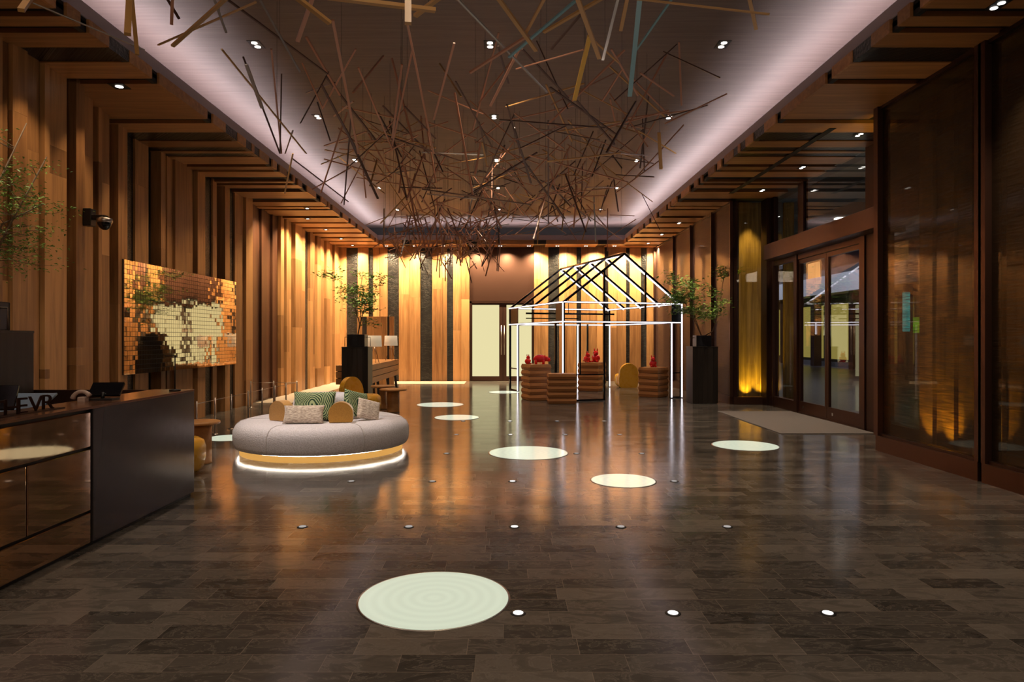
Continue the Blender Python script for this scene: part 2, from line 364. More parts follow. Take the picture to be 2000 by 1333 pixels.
# ------------------------------------------------------------------ floor
mb = MB(); mb.box(-6.6, 5.95, -4.2, 23.3, -.12, 0); struct(mb.build('floor', floor_m))
pale = plain('pale_floor', (.40, .33, .27), .35)  # paler strips over the floor by the left and back walls
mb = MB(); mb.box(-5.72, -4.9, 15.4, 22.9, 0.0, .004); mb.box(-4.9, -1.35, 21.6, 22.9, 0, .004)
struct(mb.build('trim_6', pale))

# ------------------------------------------------------------------ left wall
LW = [(0,19,'W'),(19,49,'W'),(49,56,'D'),(56,79,'W'),(79,82,'D'),(82,92,'W'),(92,133,'W'),(133,144,'D'),(144,161,'W'),(161,184,'W'),(184,188,'D'),
 (188,195,'W'),(195,216,'W'),(216,227,'D'),(227,245,'W'),(245,266,'M'),(266,292,'W'),(292,311,'D'),(311,320,'W'),(320,328,'D'),(328,339,'W'),(339,362,'W'),
 (362,366,'D'),(366,378,'W'),(378,383,'D'),(383,398,'W'),(398,417,'M'),(417,425,'W'),(425,437,'D'),(437,446,'W'),(446,460,'M'),(460,478,'W'),(478,491,'W'),
 (491,496,'D'),(496,550,'R'),(550,556,'W'),(556,557.5,'D'),(557.5,563,'W'),(563,570,'W'),(570,575,'D'),(575,588,'W'),(588,589.5,'D'),(589.5,597,'W'),(597,604,'M'),(604,609,'W'),
 (609,611,'D'),(611,616,'W'),(616,618,'D'),(618,625,'W'),(625,627,'D'),(627,634,'W'),(634,636,'D'),(636,643,'W'),(643,645,'D'),(645,650,'W'),(650,652,'D'),(652,662,'W')]
def xf(px):
    for lim, x in ((161, -5.15), (184, -5.28), (216, -5.42), (245, -5.58)):
        if px < lim: return x
    return -5.70
mb = MB(); r = random.Random(11); k = 0
segs = []
y = 6.87
while y > -4:
    h = r.uniform(.2, .5); segs.append((y-h, y, 'W', -5.15)); y -= h; d = r.uniform(.05, .12); segs.append((y-d, y, 'D', -5.15)); y -= d
for a, b, t in LW:
    x = xf((a+b)/2); ya, yb = -x*1320/(989-a), -x*1320/(989-b); segs.append((ya, yb, t, x))
segs.sort(); out = []
for i, (a, b, t, x) in enumerate(segs):
    if out and a < out[-1][1]-1e-4: a = out[-1][1]
    elif out and a > out[-1][1]: a = out[-1][1]
    if b > a+.003: out.append((a, b, t, x))
HW = 4.60
for (a, b, t, x) in out:
    if t == 'W':
        k += 1; x2 = x + (.03 if k % 2 else -.015)
        cuts = sorted([0.0, HW]+[r.uniform(.5, 4.0) for _ in range(2)])
        for c0, c1 in zip(cuts[:-1], cuts[1:]):
            if c1-c0 > .02: mb.box(-6.3, x2, a+.002, b-.002, c0, c1-.0015, 0)
    elif t == 'M': mb.box(-6.3, x-.05, a, b, 0, HW, 2)
    elif t == 'R':
        n = 5
        for q in range(n):
            ya, yb = a+(b-a)*q/n, a+(b-a)*(q+1)/n; mb.box(-6.5, x-.10-.05*(q % 2), ya+.004, yb-.004, 0, HW, 3)
    else: mb.box(-6.3, x-.14, a, b, 0, HW, 1)
mb.box(-6.7, -6.25, -4.2, 23.3, -.1, 5.4, 1)
struct(mb.build('wall_left', [wood_v, gap_m, mosaic_m, wood_dk]))

# ------------------------------------------------------------------ back wall
BW = [(640,677,'W'),(677,699,'M'),(699,720,'W'),(720,729,'M'),(729,741,'W'),(741,757,'W'),(757,779,'M'),(779,800,'W'),(800,821,'W'),(822,843.5,'M'),(844,864,'W'),(864,873,'W'),
 (873,885,'M'),(885,901,'W'),(901,917,'W'),(918,1043,'P'),(1043,1055,'W'),(1055,1071,'W'),(1071,1092,'M'),(1092,1107,'W'),(1107,1126,'W'),(1126,1135,'M'),(1135,1150,'W'),
 (1150,1166,'W'),(1166,1181,'W'),(1181,1188,'M'),(1188,1204,'W'),(1204,1223,'W'),(1223,1230,'M'),(1230,1252,'W'),(1252,1263,'M'),(1263,1290,'W')]
mb = MB(); YB = 23.0; k = 0
for a, b, t in BW:
    xa, xb = (a-989)*YB/1320, (b-989)*YB/1320; k += 1
    if t == 'W':
        yf = YB-.03*(k % 2); cuts = sorted([0.0, 4.75]+[r.uniform(.6, 3.8) for _ in range(1)])
        for c0, c1 in zip(cuts[:-1], cuts[1:]): mb.box(xa+.002, xb-.002, yf, 23.3, c0, c1-.002, 0)
    elif t == 'M': mb.box(xa, xb, YB+.03, 23.3, 0, 4.75, 1)
    else: mb.box(xa, xb, YB+.06, 23.3, 2.72, 4.75, 2); mb.box(xa, xb, YB+.2, 23.3, 0, 2.72, 3)
mb.box(-6.7, 6.3, 23.3, 23.5, -.1, 5.4, 3)
struct(mb.build('wall_back', [wood_v, mosaic_m, bronze, gap_m]))
# double door with backlit cream glass
cream = emis('backlit_cream_glass', (.86, .77, .42), .95)
d2 = sthing('door_2')
mb = MB(); x0, x1 = -1.25, .95
mb.box(x0, x0+.07, 22.98, 23.18, 0, 2.72); mb.box(x1-.07, x1, 22.98, 23.18, 0, 2.72); mb.box(x0, x1, 22.98, 23.18, 2.66, 2.74)
mb.build('door_frame', bronze_dk, d2)
for xa, xb in ((-1.18, -.125), (-.115, .88)):
    mb = MB(); mb.box(xa, xb, 23.02, 23.07, 0.01, .17); mb.box(xa, xb, 23.02, 23.07, 2.60, 2.66)
    mb.box(xa, xa+(.02 if xa < -1 else .12), 23.02, 23.07, .17, 2.6); mb.box(xb-(.12 if xb < 0 else .02), xb, 23.02, 23.07, .17, 2.6)
    leaf = mb.build('door_leaf', bronze, d2)
    mb = MB(); mb.box(xa+.02, xb-.02, 23.04, 23.06, .165, 2.605); mb.build('glass_pane', cream, leaf)
    mb = MB(); hx = -.17 if xa < -1 else -.07
    mb.tube([(hx, 22.96, .9), (hx, 22.96, 1.9)], .012); mb.box(hx-.008, hx+.008, 22.96, 23.03, 1.0, 1.02); mb.box(hx-.008, hx+.008, 22.96, 23.03, 1.78, 1.80)
    mb.build('pull_handle', steel, leaf)

# front wall behind the camera
mb = MB(); x = -6.3; k = 0
while x < 6.2:
    wdt = r.uniform(.2, .5); k += 1; mb.box(x+.003, x+wdt, -4.3, -4.2+.03*(k % 2), 0, 4.7, 0 if k % 4 else 1); x += wdt
mb.box(-6.7, 6.3, -4.5, -4.3, -.1, 5.4, 1); struct(mb.build('wall_front', [wood_dk, gap_m]))

# ------------------------------------------------------------------ right side
# bronze header over the entrance
mb = MB(); mb.box(5.50, 5.92, 9.02, 14.45, 3.14, 3.46); struct(mb.build('trim_7', bronze, bevel=.008))
# sliding entrance
d1 = sthing('door_1'); XD = 5.8
mb = MB()
for ya, yb in ((14.62, 14.80), (13.42, 13.56), (10.88, 11.04)): mb.box(XD-.04, XD+.10, ya, yb, 0, 3.14)
mb.box(XD-.02, XD+.08, 10.9, 14.7, 3.04, 3.14); mb.box(XD-.02, XD+.10, 13.5, 14.7, 0, .22); mb.box(XD-.01, XD+.09, 10.9, 13.5, 0, .03)
mb.build('door_frame', bronze, d1)
mb = MB(); mb.box(XD+.02, XD+.035, 13.56, 14.62, .22, 3.04); mb.build('side_glass', glass_m, d1)
for ya, yb in ((12.24, 13.42), (11.04, 12.24)):
    mb = MB(); fw = .07
    mb.box(XD, XD+.05, ya+.004, ya+fw, .03, 3.03); mb.box(XD, XD+.05, yb-fw, yb-.004, .03, 3.03); mb.box(XD, XD+.05, ya+fw, yb-fw, .03, .24); mb.box(XD, XD+.05, ya+fw, yb-fw, 2.95, 3.03)
    lf = mb.build('sliding_leaf', bronze, d1)
    mb = MB(); mb.box(XD+.018, XD+.03, ya+fw, yb-fw, .24, 2.95); mb.build('glass_pane', glass_m, lf)
    mb = MB(); mb.box(XD-.006, XD, (ya+yb)/2+.35, (ya+yb)/2+.40, .10, .15); mb.build('door_lock', chrome, lf)
# pier between entrance and near glazing, and the transom glazing over the header
mb = MB(); mb.box(XD-.02, XD+.2, 10.45, 10.88, 0, 4.6); mb.box(XD-.08, XD+.2, 10.30, 10.45, 0, .2); struct(mb.build('wall_right_pier', bronze_dk)); 
bpy.data.objects['wall_right_pier'].name = 'trim_8'
w5 = sthing('window_5')
mb = MB(); mb.box(XD, XD+.09, 13.2, 13.45, 3.46, 4.55); mb.box(XD, XD+.09, 14.65, 15.2, 3.46, 4.55); mb.box(XD, XD+.09, 9.0, 10.45, 3.46, 4.55); mb.build('window_frame', bronze_dk, w5)
for ya, yb in ((13.45, 14.65), (10.88, 13.2)):
    mb = MB(); mb.box(XD+.03, XD+.045, ya, yb, 3.46, 4.55); mb.build('pane', glass_m, w5)
# near glazing
def glazing(name, X, ys, kz, pane, mw=.14):
    e = sthing(name); mb = MB()
    mb.box(X-.05, X+.12, ys[0], ys[-1], 0, kz); mb.build('kerb', bronze, e)
    mb = MB(); mb.box(X-.02, X+.10, ys[0], ys[-1], kz, kz+.03); mb.box(X-.02, X+.10, ys[0], ys[-1], SOF-.04, SOF+.02)
    mb.build('rail', bronze_dk, e)
    for yy in ys:
        mb = MB(); mb.box(X-.05, X+.12, yy-mw/2, yy+mw/2, kz, SOF); mb.build('mullion', bronze, e)
    for a, b in zip(ys[:-1], ys[1:]):
        mb = MB(); mb.box(X+.02, X+.035, a+mw/2, b-mw/2, kz+.03, SOF-.04); mb.build('pane', pane, e)
    return e
glazing('window_1', 4.95, [7.03, 8.97], .2, glass_mesh, .10)
glazing('window_2', 4.95, [-4.1, -1.2, 1.5, 4.3, 6.97], .2, glass_mesh, .10)
glazing('window_3', 5.04, [15.10, 16.5, 18.4, 20.3, 22.9], .17, glass_mesh2, .05)
# side return by the entrance, and the glazing beside the pier
mb = MB(); mb.box(5.06, 5.78, 15.03, 15.12, 0, .17); struct(mb.build('baseboard_right', bronze))
w4 = sthing('window_4')
mb = MB(); mb.box(5.10, 5.80, 15.07, 15.085, .17, SOF); mb.build('pane', glass_m, w4)
mb = MB(); mb.box(5.70, 5.88, 14.8, 15.12, 0, SOF); mb.box(5.06, 5.12, 15.03, 15.12, .17, SOF); mb.build('window_frame', bronze_dk, w4)
w6 = sthing('window_6')
mb = MB(); mb.box(5.80, 5.815, 9.06, 10.30, .2, 3.14); mb.build('pane', glass_m, w6)
mb = MB(); mb.box(5.76, 5.86, 9.0, 9.06, 0, 3.46); mb.box(5.76, 5.86, 9.06, 10.3, 0, .2); mb.build('window_frame', bronze_dk, w6)
# boards behind the glass, washed by yellow uplights
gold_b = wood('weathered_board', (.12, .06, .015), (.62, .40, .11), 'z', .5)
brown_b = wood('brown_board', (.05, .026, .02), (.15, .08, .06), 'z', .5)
mb = MB()
yy = 8.95; k = 0
while yy > -4:
    d = r.uniform(.12, .3); k += 1; mb.box(5.52-.05*(k % 2), 5.7, yy-d+.004, yy, -.05, 4.6, 0); yy -= d
mb.box(5.7, 5.75, -4.2, 8.95, -.1, 4.6, 1)
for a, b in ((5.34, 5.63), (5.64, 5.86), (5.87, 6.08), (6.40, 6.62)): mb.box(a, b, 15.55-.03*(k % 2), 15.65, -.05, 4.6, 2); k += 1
mb.box(5.2, 6.0, 15.66, 15.75, -.05, 4.6, 1)
yy = 15.8
while yy < 23.2:
    d = r.uniform(.2, .5); k += 1; mb.box(5.45-.06*(k % 2), 5.6, yy, yy+d-.005, -.05, 4.6, 3); yy += d
mb.box(5.6, 5.65, 15.6, 23.3, -.1, 4.6, 1)
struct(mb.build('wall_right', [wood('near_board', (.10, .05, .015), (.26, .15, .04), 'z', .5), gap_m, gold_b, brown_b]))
for (x, y, tx, ty) in ((5.50, 15.35, 5.50, 15.56), (5.83, 15.35, 5.83, 15.56), (5.28, 8.7, 5.5, 8.7), (5.28, 8.3, 5.5, 8.3), (5.28, 7.6, 5.5, 7.6)):
    near_ = y < 10
    spot('gold_uplight', (x, y, .06), (tx, ty, 1.2), 100 if near_ else 60, GOLD, 80, .8, .02)
    u = thing('uplight', 'small black ground uplight behind the glass, '+{(5.50): 'left one by the entrance', 5.83: 'right one by the entrance', 5.28: {8.7: 'farthest of three near ones', 8.3: 'middle of three near ones', 7.6: 'nearest of three near ones'}.get(y)}[x], 'light', (x, y, 0), 0, 'uplights behind the near glass' if near_ else 'uplights behind the entrance glass')
    mb = MB(); mb.lathe([(.04, 0), (.04, .04), (.035, .045)], n=16); hs_ = mb.build('housing', black, u)
    mb = MB(); mb.lathe([(.028, .046), (.028, .049)], n=16); mb.build('lens', plain('uplight_lens', (.4, .3, .1), .2) if 'uplight_lens' not in bpy.data.materials else bpy.data.materials['uplight_lens'], hs_)

spot('gold_wash', (5.55, 15.2, 4.4), (5.65, 15.56, 1.6), 120, (1, .70, .2), 60, .9)  # added spot without a fitting, brightens the boards from above
# doormat
mb = MB(); mb.box(4.25, 5.72, 10.45, 13.6, 0, .012)
tag(mb.build('door_mat', fabric('mat_pile', (.10, .085, .08), (.17, .15, .14), 120, .95, .5), bevel=.004), 'wide grey-brown entrance mat on the floor inside the sliding doors', 'mat')

# ------------------------------------------------------------------ outside
asph = plain('wet_asphalt', (.05, .045, .06), .3)
mb = MB(); mb.box(5.95, 60, -10, 80, -.2, -.02); struct(mb.build('pavement', asph))
conc = plain('concrete', (.34, .34, .38), .8)
mb = MB(); mb.box(6.05, 13, 2, 34, 5.3, 5.5)
for yy in range(4, 34, 3): mb.box(6.05, 13, yy, yy+.3, 4.95, 5.3)
canopy = thing('entrance_canopy', 'dark grey ribbed canopy ceiling seen outside above the entrance glass', 'canopy', (0, 0, 0))
mb.build('canopy_slab', plain('canopy_paint', (.10, .10, .09), .7), canopy)
for i, (x, yy) in enumerate(((8.4, 17.5), (8.4, 21), (10.6, 21.5), (8.4, 25), (10.6, 26), (8.4, 29))):
    mb = MB(); mb.box(x-.12, x+.12, yy-.12, yy+.12, 5.26, 5.295); mb.build('canopy_lamp', lampw, canopy)
    if i % 2 == 0: spot('canopy_spot', (x, yy, 5.2), (x, yy, 0), 260, (1, .9, .8), 110, .6)
area('canopy_bounce', (9, 16, .2), 4, 10, 40, (.9, .95, 1), (PI, 0, 0))
bld = thing('office_building', 'grey concrete building across the street with balconies and a yellow lit ground floor', 'building', (16, 33, -.02))
mb = MB(); mb.box(.9, 9, -14, 24, 0, 12.5); mb.build('wall', plain('facade_dark', (.05, .045, .05), .6), bld)
for z0, z1 in ((3.7, 4.6), (5.7, 6.6), (7.9, 8.8), (10.1, 11.0)):
    mb = MB(); mb.box(0, 1.2, -14, 24, z0, z1); mb.build('balcony', conc, bld)
shop = emis('shop_light', (.62, .50, .12), .55); cyanw = emis('lit_window_cyan', (.25, .55, .7), .8); warmw = emis('lit_window_warm', (.9, .5, .2), .6)
for q in range(9):
    mb = MB(); ya = -13+q*4; mb.box(.80, .92, ya, ya+3.5, .4, 3.2); mb.build('shop_window', shop, bld)
    for z0, z1, mm in ((4.65, 5.6, cyanw if q % 3 == 0 else warmw), (6.7, 7.8, cyanw if q % 4 == 1 else warmw)):
        if q % 2 == 0 or q % 3 == 1:
            mb = MB(); mb.box(.82, .92, ya+.4, ya+1.7, z0, z1); mb.build('window', mm, bld)
for q in range(9):
    mb = MB(); mb.box(.2, .6, -13.4+q*4, -13+q*4, 0, 3.7); mb.build('column', bronze_dk, bld)
spot('street_lamp_glow', (11, 30, 9), (16, 32, 4), 3500, (.85, .9, 1), 110, .8)
spot('street_lamp_glow', (11, 42, 9), (16, 42, 4), 3500, (.85, .9, 1), 110, .8)
# signs beyond the street, seen past the pier
sg = thing('street_sign', 'tall glowing cyan light sign outside, seen through the near glass', 'sign', (14.2, 24.0, 0))
mb = MB(); mb.tube([(0, 0, -.02), (0, 0, 3.2)], .05); mb.build('post', black, sg)
mb = MB(); mb.box(-.09, .09, -.08, .08, 1.7, 3.1); mb.build('light_box', emis('cyan_sign', (.05, .7, .9), 1.6), sg)
sg = thing('street_sign', 'small glowing green sign outside, right of the cyan sign', 'sign', (14.6, 23.8, 0))
mb = MB(); mb.tube([(0, 0, -.02), (0, 0, 2.3)], .04); mb.build('post', black, sg)
mb = MB(); mb.box(-.25, .25, -.05, .05, 1.65, 2.2); mb.build('light_box', emis('green_sign', (.3, .9, .05), 1.2), sg)

# ------------------------------------------------------------------ light fittings
def downlight(name, x, y, z, label, group, s=.17, two=True, angle=0):
    e = thing(name, label, 'light', (x, y, z), angle, group)
    mb = MB(); hy = s*.8 if two else s*.55
    mb.box(-s*.55, s*.55, -hy, hy, -.006, 0); mb.build('trim_plate', black, e)
    for q in ((-.5, .5) if two else (0,)):
        mb = MB(); mb.lathe([(s*.26, -.010), (s*.26, -.007)], c=(0, q*s*.80, 0), n=20); mb.build('lens', lampw, e)
    return e
cn = ['left', 'middle', 'right']; rn = ['nearest visible row', 'second visible row', 'third visible row', 'fourth visible row', 'farthest row']
for i, yy in enumerate((8.72, 11.58, 14.42, 17.1, 20.0)):
    for j, xx in enumerate((-3.23, -.21, 2.79)):
        downlight('ceiling_downlight', xx, yy, 5.28, f'twin-lens black recessed downlight in the central ceiling, {cn[j]} column, {rn[i]}', 'twin downlights in the central ceiling', .145)
for (xx, yy, tx) in ((4.5, 6.19, 'nearest one at the top right corner'), (5.30, 10.15, 'above the near end of the entrance'), (5.30, 12.1, 'above the middle of the entrance'), (5.30, 14.0, 'above the far end of the entrance'), (4.6, 18.0, 'nearest of the three beyond the entrance'), (4.6, 20.0, 'middle of the three beyond the entrance'), (4.6, 21.9, 'farthest one by the back corner')):
    downlight('soffit_downlight', xx, yy, SOF, f'black twin downlight in the right timber soffit, {tx}', 'downlights in the right soffit', .12)
downlight('soffit_downlight', -4.69, 8.19, SOF, 'single black downlight in the left timber soffit, nearest the camera', 'downlights in the left soffit', .17, False)
for (yy, xx, tx) in ((15.95, -4.70, 'first beyond the dark doorway'), (17.35, -5.1, 'second beyond the dark doorway'), (19.1, -5.1, 'third beyond the dark doorway'), (20.85, -5.1, 'fourth beyond the dark doorway'), (22.4, -5.1, 'last one in the back left corner')):
    downlight('soffit_downlight', xx, yy, SOF, f'small downlight in the left timber soffit, {tx}', 'downlights in the left soffit', .13, False)
bt = ['far left', 'second from left', 'third from left', 'left of the bronze panel', 'over the bronze panel', 'right of the bronze panel', 'over the light frame house', 'second from right', 'far right']
for i in range(9):
    downlight('soffit_downlight', -4.0+i*.95, 22.5, SOF if i != 0 else SOF, f'small twin downlight in the soffit before the back wall, {bt[i]}', 'downlights along the back wall', .09, True, PI/2)
mb = MB(); mb.box(4.70, 4.80, 9.83, 14.3, SOF-.006, SOF+.0)
tag(mb.build('air_slot', gap_m), 'long black linear air slot across the right timber soffit', 'vent')
# round glass discs in the floor
def disc_mat():
    m = bpy.data.materials.new('floor_disc_glass'); m.use_nodes = True; nt = m.node_tree; b = nt.nodes['Principled BSDF']
    tc = N(nt, 'ShaderNodeTexCoord'); ln = N(nt, 'ShaderNodeVectorMath', operation='LENGTH'); nt.links.new(tc.outputs['Object'], ln.inputs[0])
    mu = N(nt, 'ShaderNodeMath', operation='MULTIPLY', i1=88.0); nt.links.new(ln.outputs['Value'], mu.inputs[0])
    sn = N(nt, 'ShaderNodeMath', operation='SINE'); nt.links.new(mu.outputs[0], sn.inputs[0])
    mr = N(nt, 'ShaderNodeMapRange', i1=-1, i2=1, i3=.80, i4=.86); nt.links.new(sn.outputs[0], mr.inputs[0])
    b.inputs['Base Color'].default_value = (.3, .34, .28, 1); b.inputs['Roughness'].default_value = .12
    b.inputs['Emission Color'].default_value = (.62, .70, .56, 1); nt.links.new(mr.outputs[0], b.inputs['Emission Strength']); return m
disc_m = disc_mat()
discs = [(-.414, 3.877, .425, 'largest round lit glass disc in the floor, in the foreground'), (.285, 8.76, .505, 'lit round floor disc in the middle of the lobby, straight ahead'),
 (1.22, 7.06, .33, 'lit round floor disc right of the middle, nearer than the one beside it'), (3.30, 9.34, .435, 'lit round floor disc at the right, before the entrance mat'),
 (-.926, 12.6, .41, 'lit round floor disc right of the ottoman, the nearer of two close together'), (-1.47, 15.0, .51, 'lit round floor disc beyond the side tables, farther of two close together'),
 (-.056, 18.4, .42, 'farthest lit round floor disc, before the cream glass doors'), (-4.12, 10.05, .32, 'lit round floor disc left of the ottoman beside the low barrier')]
for x, y, R, lb in discs:
    e = thing('floor_light_disc', lb, 'floor light', (x, y, 0), 0, 'lit glass discs in the floor')
    mb = MB(); mb.lathe([(R+.012, .0), (R+.012, .003), (R, .003)], n=72); mb.build('rim', steel, e)
    mb = MB(); mb.lathe([(R, .0), (R, .005)], n=72, smooth=False); mb.build('glass', disc_m, e)
fl = [(x, y) for y in (3.667, 5.337, 7.02, 8.70, 10.39, 12.06) for x in (-1.61, -.77, .064, .904, 1.744) if not (y < 4 and x < 0)]
fl = [(x, y) for x, y in fl if not (y > 7.9 and x < -1.2) and all((x-d[0])**2+(y-d[1])**2 > (d[2]+.06)**2 for d in discs)]
rowname = {3.667: 'first', 5.337: 'second', 7.02: 'third', 8.70: 'fourth', 10.39: 'fifth', 12.06: 'sixth'}
colname = {-1.61: 'far left', -.77: 'left', .064: 'centre', .904: 'right', 1.744: 'far right'}
for x, y in fl: spot('floor_uplight', (x, y, .02), (x*1.05, y+.2, 5.0), 10, (1, .82, .66), 100, .9, .03)
lens_floor = emis('floor_spot_lens', (1, .95, .9), 1.6)
lens_dim = emis('floor_spot_lens_dim', (1, .93, .88), .45)
for x, y in fl:
    e = thing('floor_spotlight', f'small round recessed spotlight in the stone floor, {rowname[y]} row from the camera, {colname[x]} column', 'floor light', (x, y, 0), 0, 'small spotlights set in the floor')
    mb = MB(); mb.lathe([(.043, 0), (.043, .003), (.034, .004)], n=24); mb.build('rim', black, e)
    mb = MB(); mb.lathe([(.028, .003), (.028, .006)], n=24); mb.build('lens', lens_floor if (y < 4 or abs(x-.064) < .01) else lens_dim, e)

# ------------------------------------------------------------------ reception desk
rd = thing('reception_desk', 'reception desk with bronze mirror front and dark grey end panel', 'desk', (-3.9, 4, 0))
RX, RY = 3.9, -4.0    # child offset helper
def rb(x0, x1, y0, y1, z0, z1, mb=None):
    mb = mb or MB(); return mb.box(x0+RX, x1+RX, y0+RY, y1+RY, z0, z1)
mirror_b = plain('bronze_mirror', (.62, .40, .26), .035, 1)
grey_panel = plain('grey_lacquer_panel', (.09, .075, .078), .22, .55)
rb(-3.01, -2.97, 4.86, 6.43, .03, 1.0).build('end_panel', grey_panel, rd, bevel=.003)
mb = rb(-5.0, -2.99, 6.39, 6.43, .03, 1.0); mb.build('far_panel', bronze_dk, rd)
for (z0, z1, nm, cuts) in ((.715, .965, 'top', [4.84]), (.262, .70, 'mid', [4.84, 4.30]), (.03, .245, 'low', [4.84])):
    ys = [-.5, 4.84]
    if nm == 'mid': ys = [-.5, 2.6, 4.19, 4.84]
    if nm == 'top': ys = [-.5, 2.9, 4.84]
    for a, b in zip(ys[:-1], ys[1:]):
        zc = z0
        rb(-3.0, -2.972, a+.006, b-.006, zc, z1).build('mirror_panel', mirror_b, rd, bevel=.006)
rb(-3.06, -3.0, -.5, 6.42, 0, .985).build('core', black, rd)
mb = rb(-3.35, -2.965, -.5, 6.43, .985, 1.005); mb.build('counter_ledge', plain('bronze_ledge', (.26, .13, .08), .2, .7), rd, bevel=.003)
rb(-4.36, -3.06, -.5, 6.39, .74, .78).build('work_top', plain('work_top', (.10, .09, .09), .35), rd)
rb(-5.04, -5.0, -.5, 6.43, 0, .97).build('rear_panel', wood_dk, rd)
# things on the desk
def slab(a, b, c, d, th):  # quad with thickness
    a, b, c, d = map(Vector, (a, b, c, d)); n = (b-a).cross(d-a).normalized()*th
    mb = MB(); vs = [a, b, c, d, a+n, b+n, c+n, d+n]
    mb.add(vs, [(0,1,2,3),(4,7,6,5),(0,4,5,1),(1,5,6,2),(2,6,7,3),(3,7,4,0)]); return mb
def monitor(label, x, y, wdt, hgt, rz, tilt, z=1.006):
    e = thing('monitor', label, 'monitor', (x, y, z), rz)
    M = Matrix.Rotation(tilt, 4, 'X')
    mb = MB(); mb.box(-wdt/2, wdt/2, -.012, .012, 0, hgt, 0, Matrix.Translation((0, 0, .03)) @ M); sb_ = mb.build('screen_body', blk_gloss, e, bevel=.004)
    mb = MB(); mb.box(-wdt/2+.015, wdt/2-.015, .0125, .0135, .015, hgt-.015, 0, Matrix.Translation((0, 0, .03)) @ M); mb.build('screen', plain('screen_dark_blue', (.03, .04, .06), .15, emit=(.10, .14, .2), es=.5) if 'screen_dark_blue' not in bpy.data.materials else bpy.data.materials['screen_dark_blue'], sb_)
    mb = MB(); mb.box(-.09, .09, -.07, .07, 0, .012); mb.tube([(0, -.02, .01), (0, -.01, hgt*.45)], .014); mb.build('stand', black, e)
monitor('black monitor tilted back at the left edge of the reception desk', -3.42, 4.25, .56, .17, .25, -.5)
monitor('black monitor tilted back on the desk beside the beige phone', -3.18, 5.34, .24, .13, .1, -.75)
e = thing('tablet_screen', 'blue-grey flat screen lying behind the counter, left of the phone', 'screen', (-3.95, 5.3, .78), .1)
slab((-.35, -.2, .12), (.35, -.2, .12), (.30, .2, .25), (-.30, .2, .25), .015).build('screen', plain('blue_grey_glass', (.16, .22, .32), .25), e)
mb = MB(); mb.box(-.2, .2, -.1, .1, 0, .015); mb.bar((0, 0, .01), (0, 0, .17), .04); mb.build('stand', black, e)
e = tag(MB().box(-3.72, -3.02-.35, 5.45, 6.0, .78, .86).build('document_tray', plain('pale_tray', (.30, .27, .26), .4), bevel=.008), 'pale grey flat tray on the desk behind the counter ledge', 'tray')
e = thing('telephone', 'beige desk telephone handset standing behind the tilted monitor', 'telephone', (-3.27, 5.22, .78))
mb = MB(); mb.box(-.10, .10, -.08, .08, 0, .04); mb.box(-.03, .03, -.03, .03, .04, .26); mb.build('base', plain('beige_plastic', (.45, .33, .28), .4), e, bevel=.01)
mb = MB(); mb.tube([(.07*math.cos(a)-.01, 0, .235+.065*math.sin(a)) for a in [PI*.95-PI*.8*i/8 for i in range(9)]], [.02, .017, .015, .014, .014, .014, .015, .017, .02], 10); mb.build('handset', bpy.data.materials['beige_plastic'], e)
e = thing('desk_lamp', 'thin black upright desk lamp with short horizontal head on the desk end', 'lamp', (-3.05, 6.22, 1.006))
mb = MB(); mb.lathe([(.05, 0), (.05, .012), (.01, .016)], n=20); mb.build('base', black, e)
mb = MB(); mb.tube([(0, 0, .01), (0, 0, .325)], .006); mb.build('pole', black, e)
mb = MB(); mb.box(-.09, .012, -.01, .01, .318, .328); mb.build('head', black, e)
sgn = thing('desk_sign', 'row of dark metal letters standing on the counter ledge at left', 'sign', (0, 0, 0))
# letters face the camera side
txt = 'ATHEVR'
for i, ch in enumerate(txt):
    cu = bpy.data.curves.new('letter', 'FONT'); cu.body = ch; cu.size = .15; cu.extrude = .006
    to = bpy.data.objects.new('tmp', cu); COL.objects.link(to)
    dg = bpy.context.evaluated_depsgraph_get(); me = bpy.data.meshes.new_from_object(to.evaluated_get(dg)); bpy.data.objects.remove(to)
    me.materials.clear(); me.materials.append(bronze_dk)
    o = bpy.data.objects.new('letter', me); COL.objects.link(o); o.parent = sgn
    o.location = (-3.14-.0*i, 3.98+.115*i, 1.007); o.rotation_euler = (PI/2, 0, PI*.36)
mb = MB(); mb.box(-3.16, -3.08, 3.92, 4.72, 1.005, 1.012); mb.build('plinth', bronze_dk, sgn)

# ------------------------------------------------------------------ pedestals with potted trees
def leaf_cloud(anchors, seed, n_leaf, spread, size, flat=.4):
    r = random.Random(seed); mb = MB()
    for a in anchors:
        for _ in range(n_leaf):
            p = Vector(a)+Vector((r.gauss(0, spread), r.gauss(0, spread), r.gauss(0, spread*flat)))
            yaw = r.uniform(0, 2*PI); pit = r.uniform(-.5, .5); L = size*r.uniform(.7, 1.4); wd = L*.22
            M = Matrix.Translation(p) @ Matrix.Rotation(yaw, 4, 'Z') @ Matrix.Rotation(pit, 4, 'Y') @ Matrix.Rotation(r.uniform(-.7, .7), 4, 'X')
            mb.add([M @ Vector(v) for v in ((0, 0, 0), (L*.4, wd, .004), (L, 0, -.004), (L*.4, -wd, .004))], [(0, 1, 2, 3)], 0, False)
    return mb
def leafm(name, c1, c2):
    m, nt, b = new(name); g = N(nt, 'ShaderNodeNewGeometry'); rr = ramp(nt, [(0, c1), (1, c2)]); nt.links.new(g.outputs['Random Per Island'], rr.inputs[0]); nt.links.new(rr.outputs[0], b.inputs['Base Color'])
    b.inputs['Roughness'].default_value = .5; b.inputs['Subsurface Weight'].default_value = 0; return m
leaf_g = leafm('tree_leaves', (.07, .17, .03), (.28, .46, .07))
bark = plain('grey_bark', (.16, .10, .06), .8)
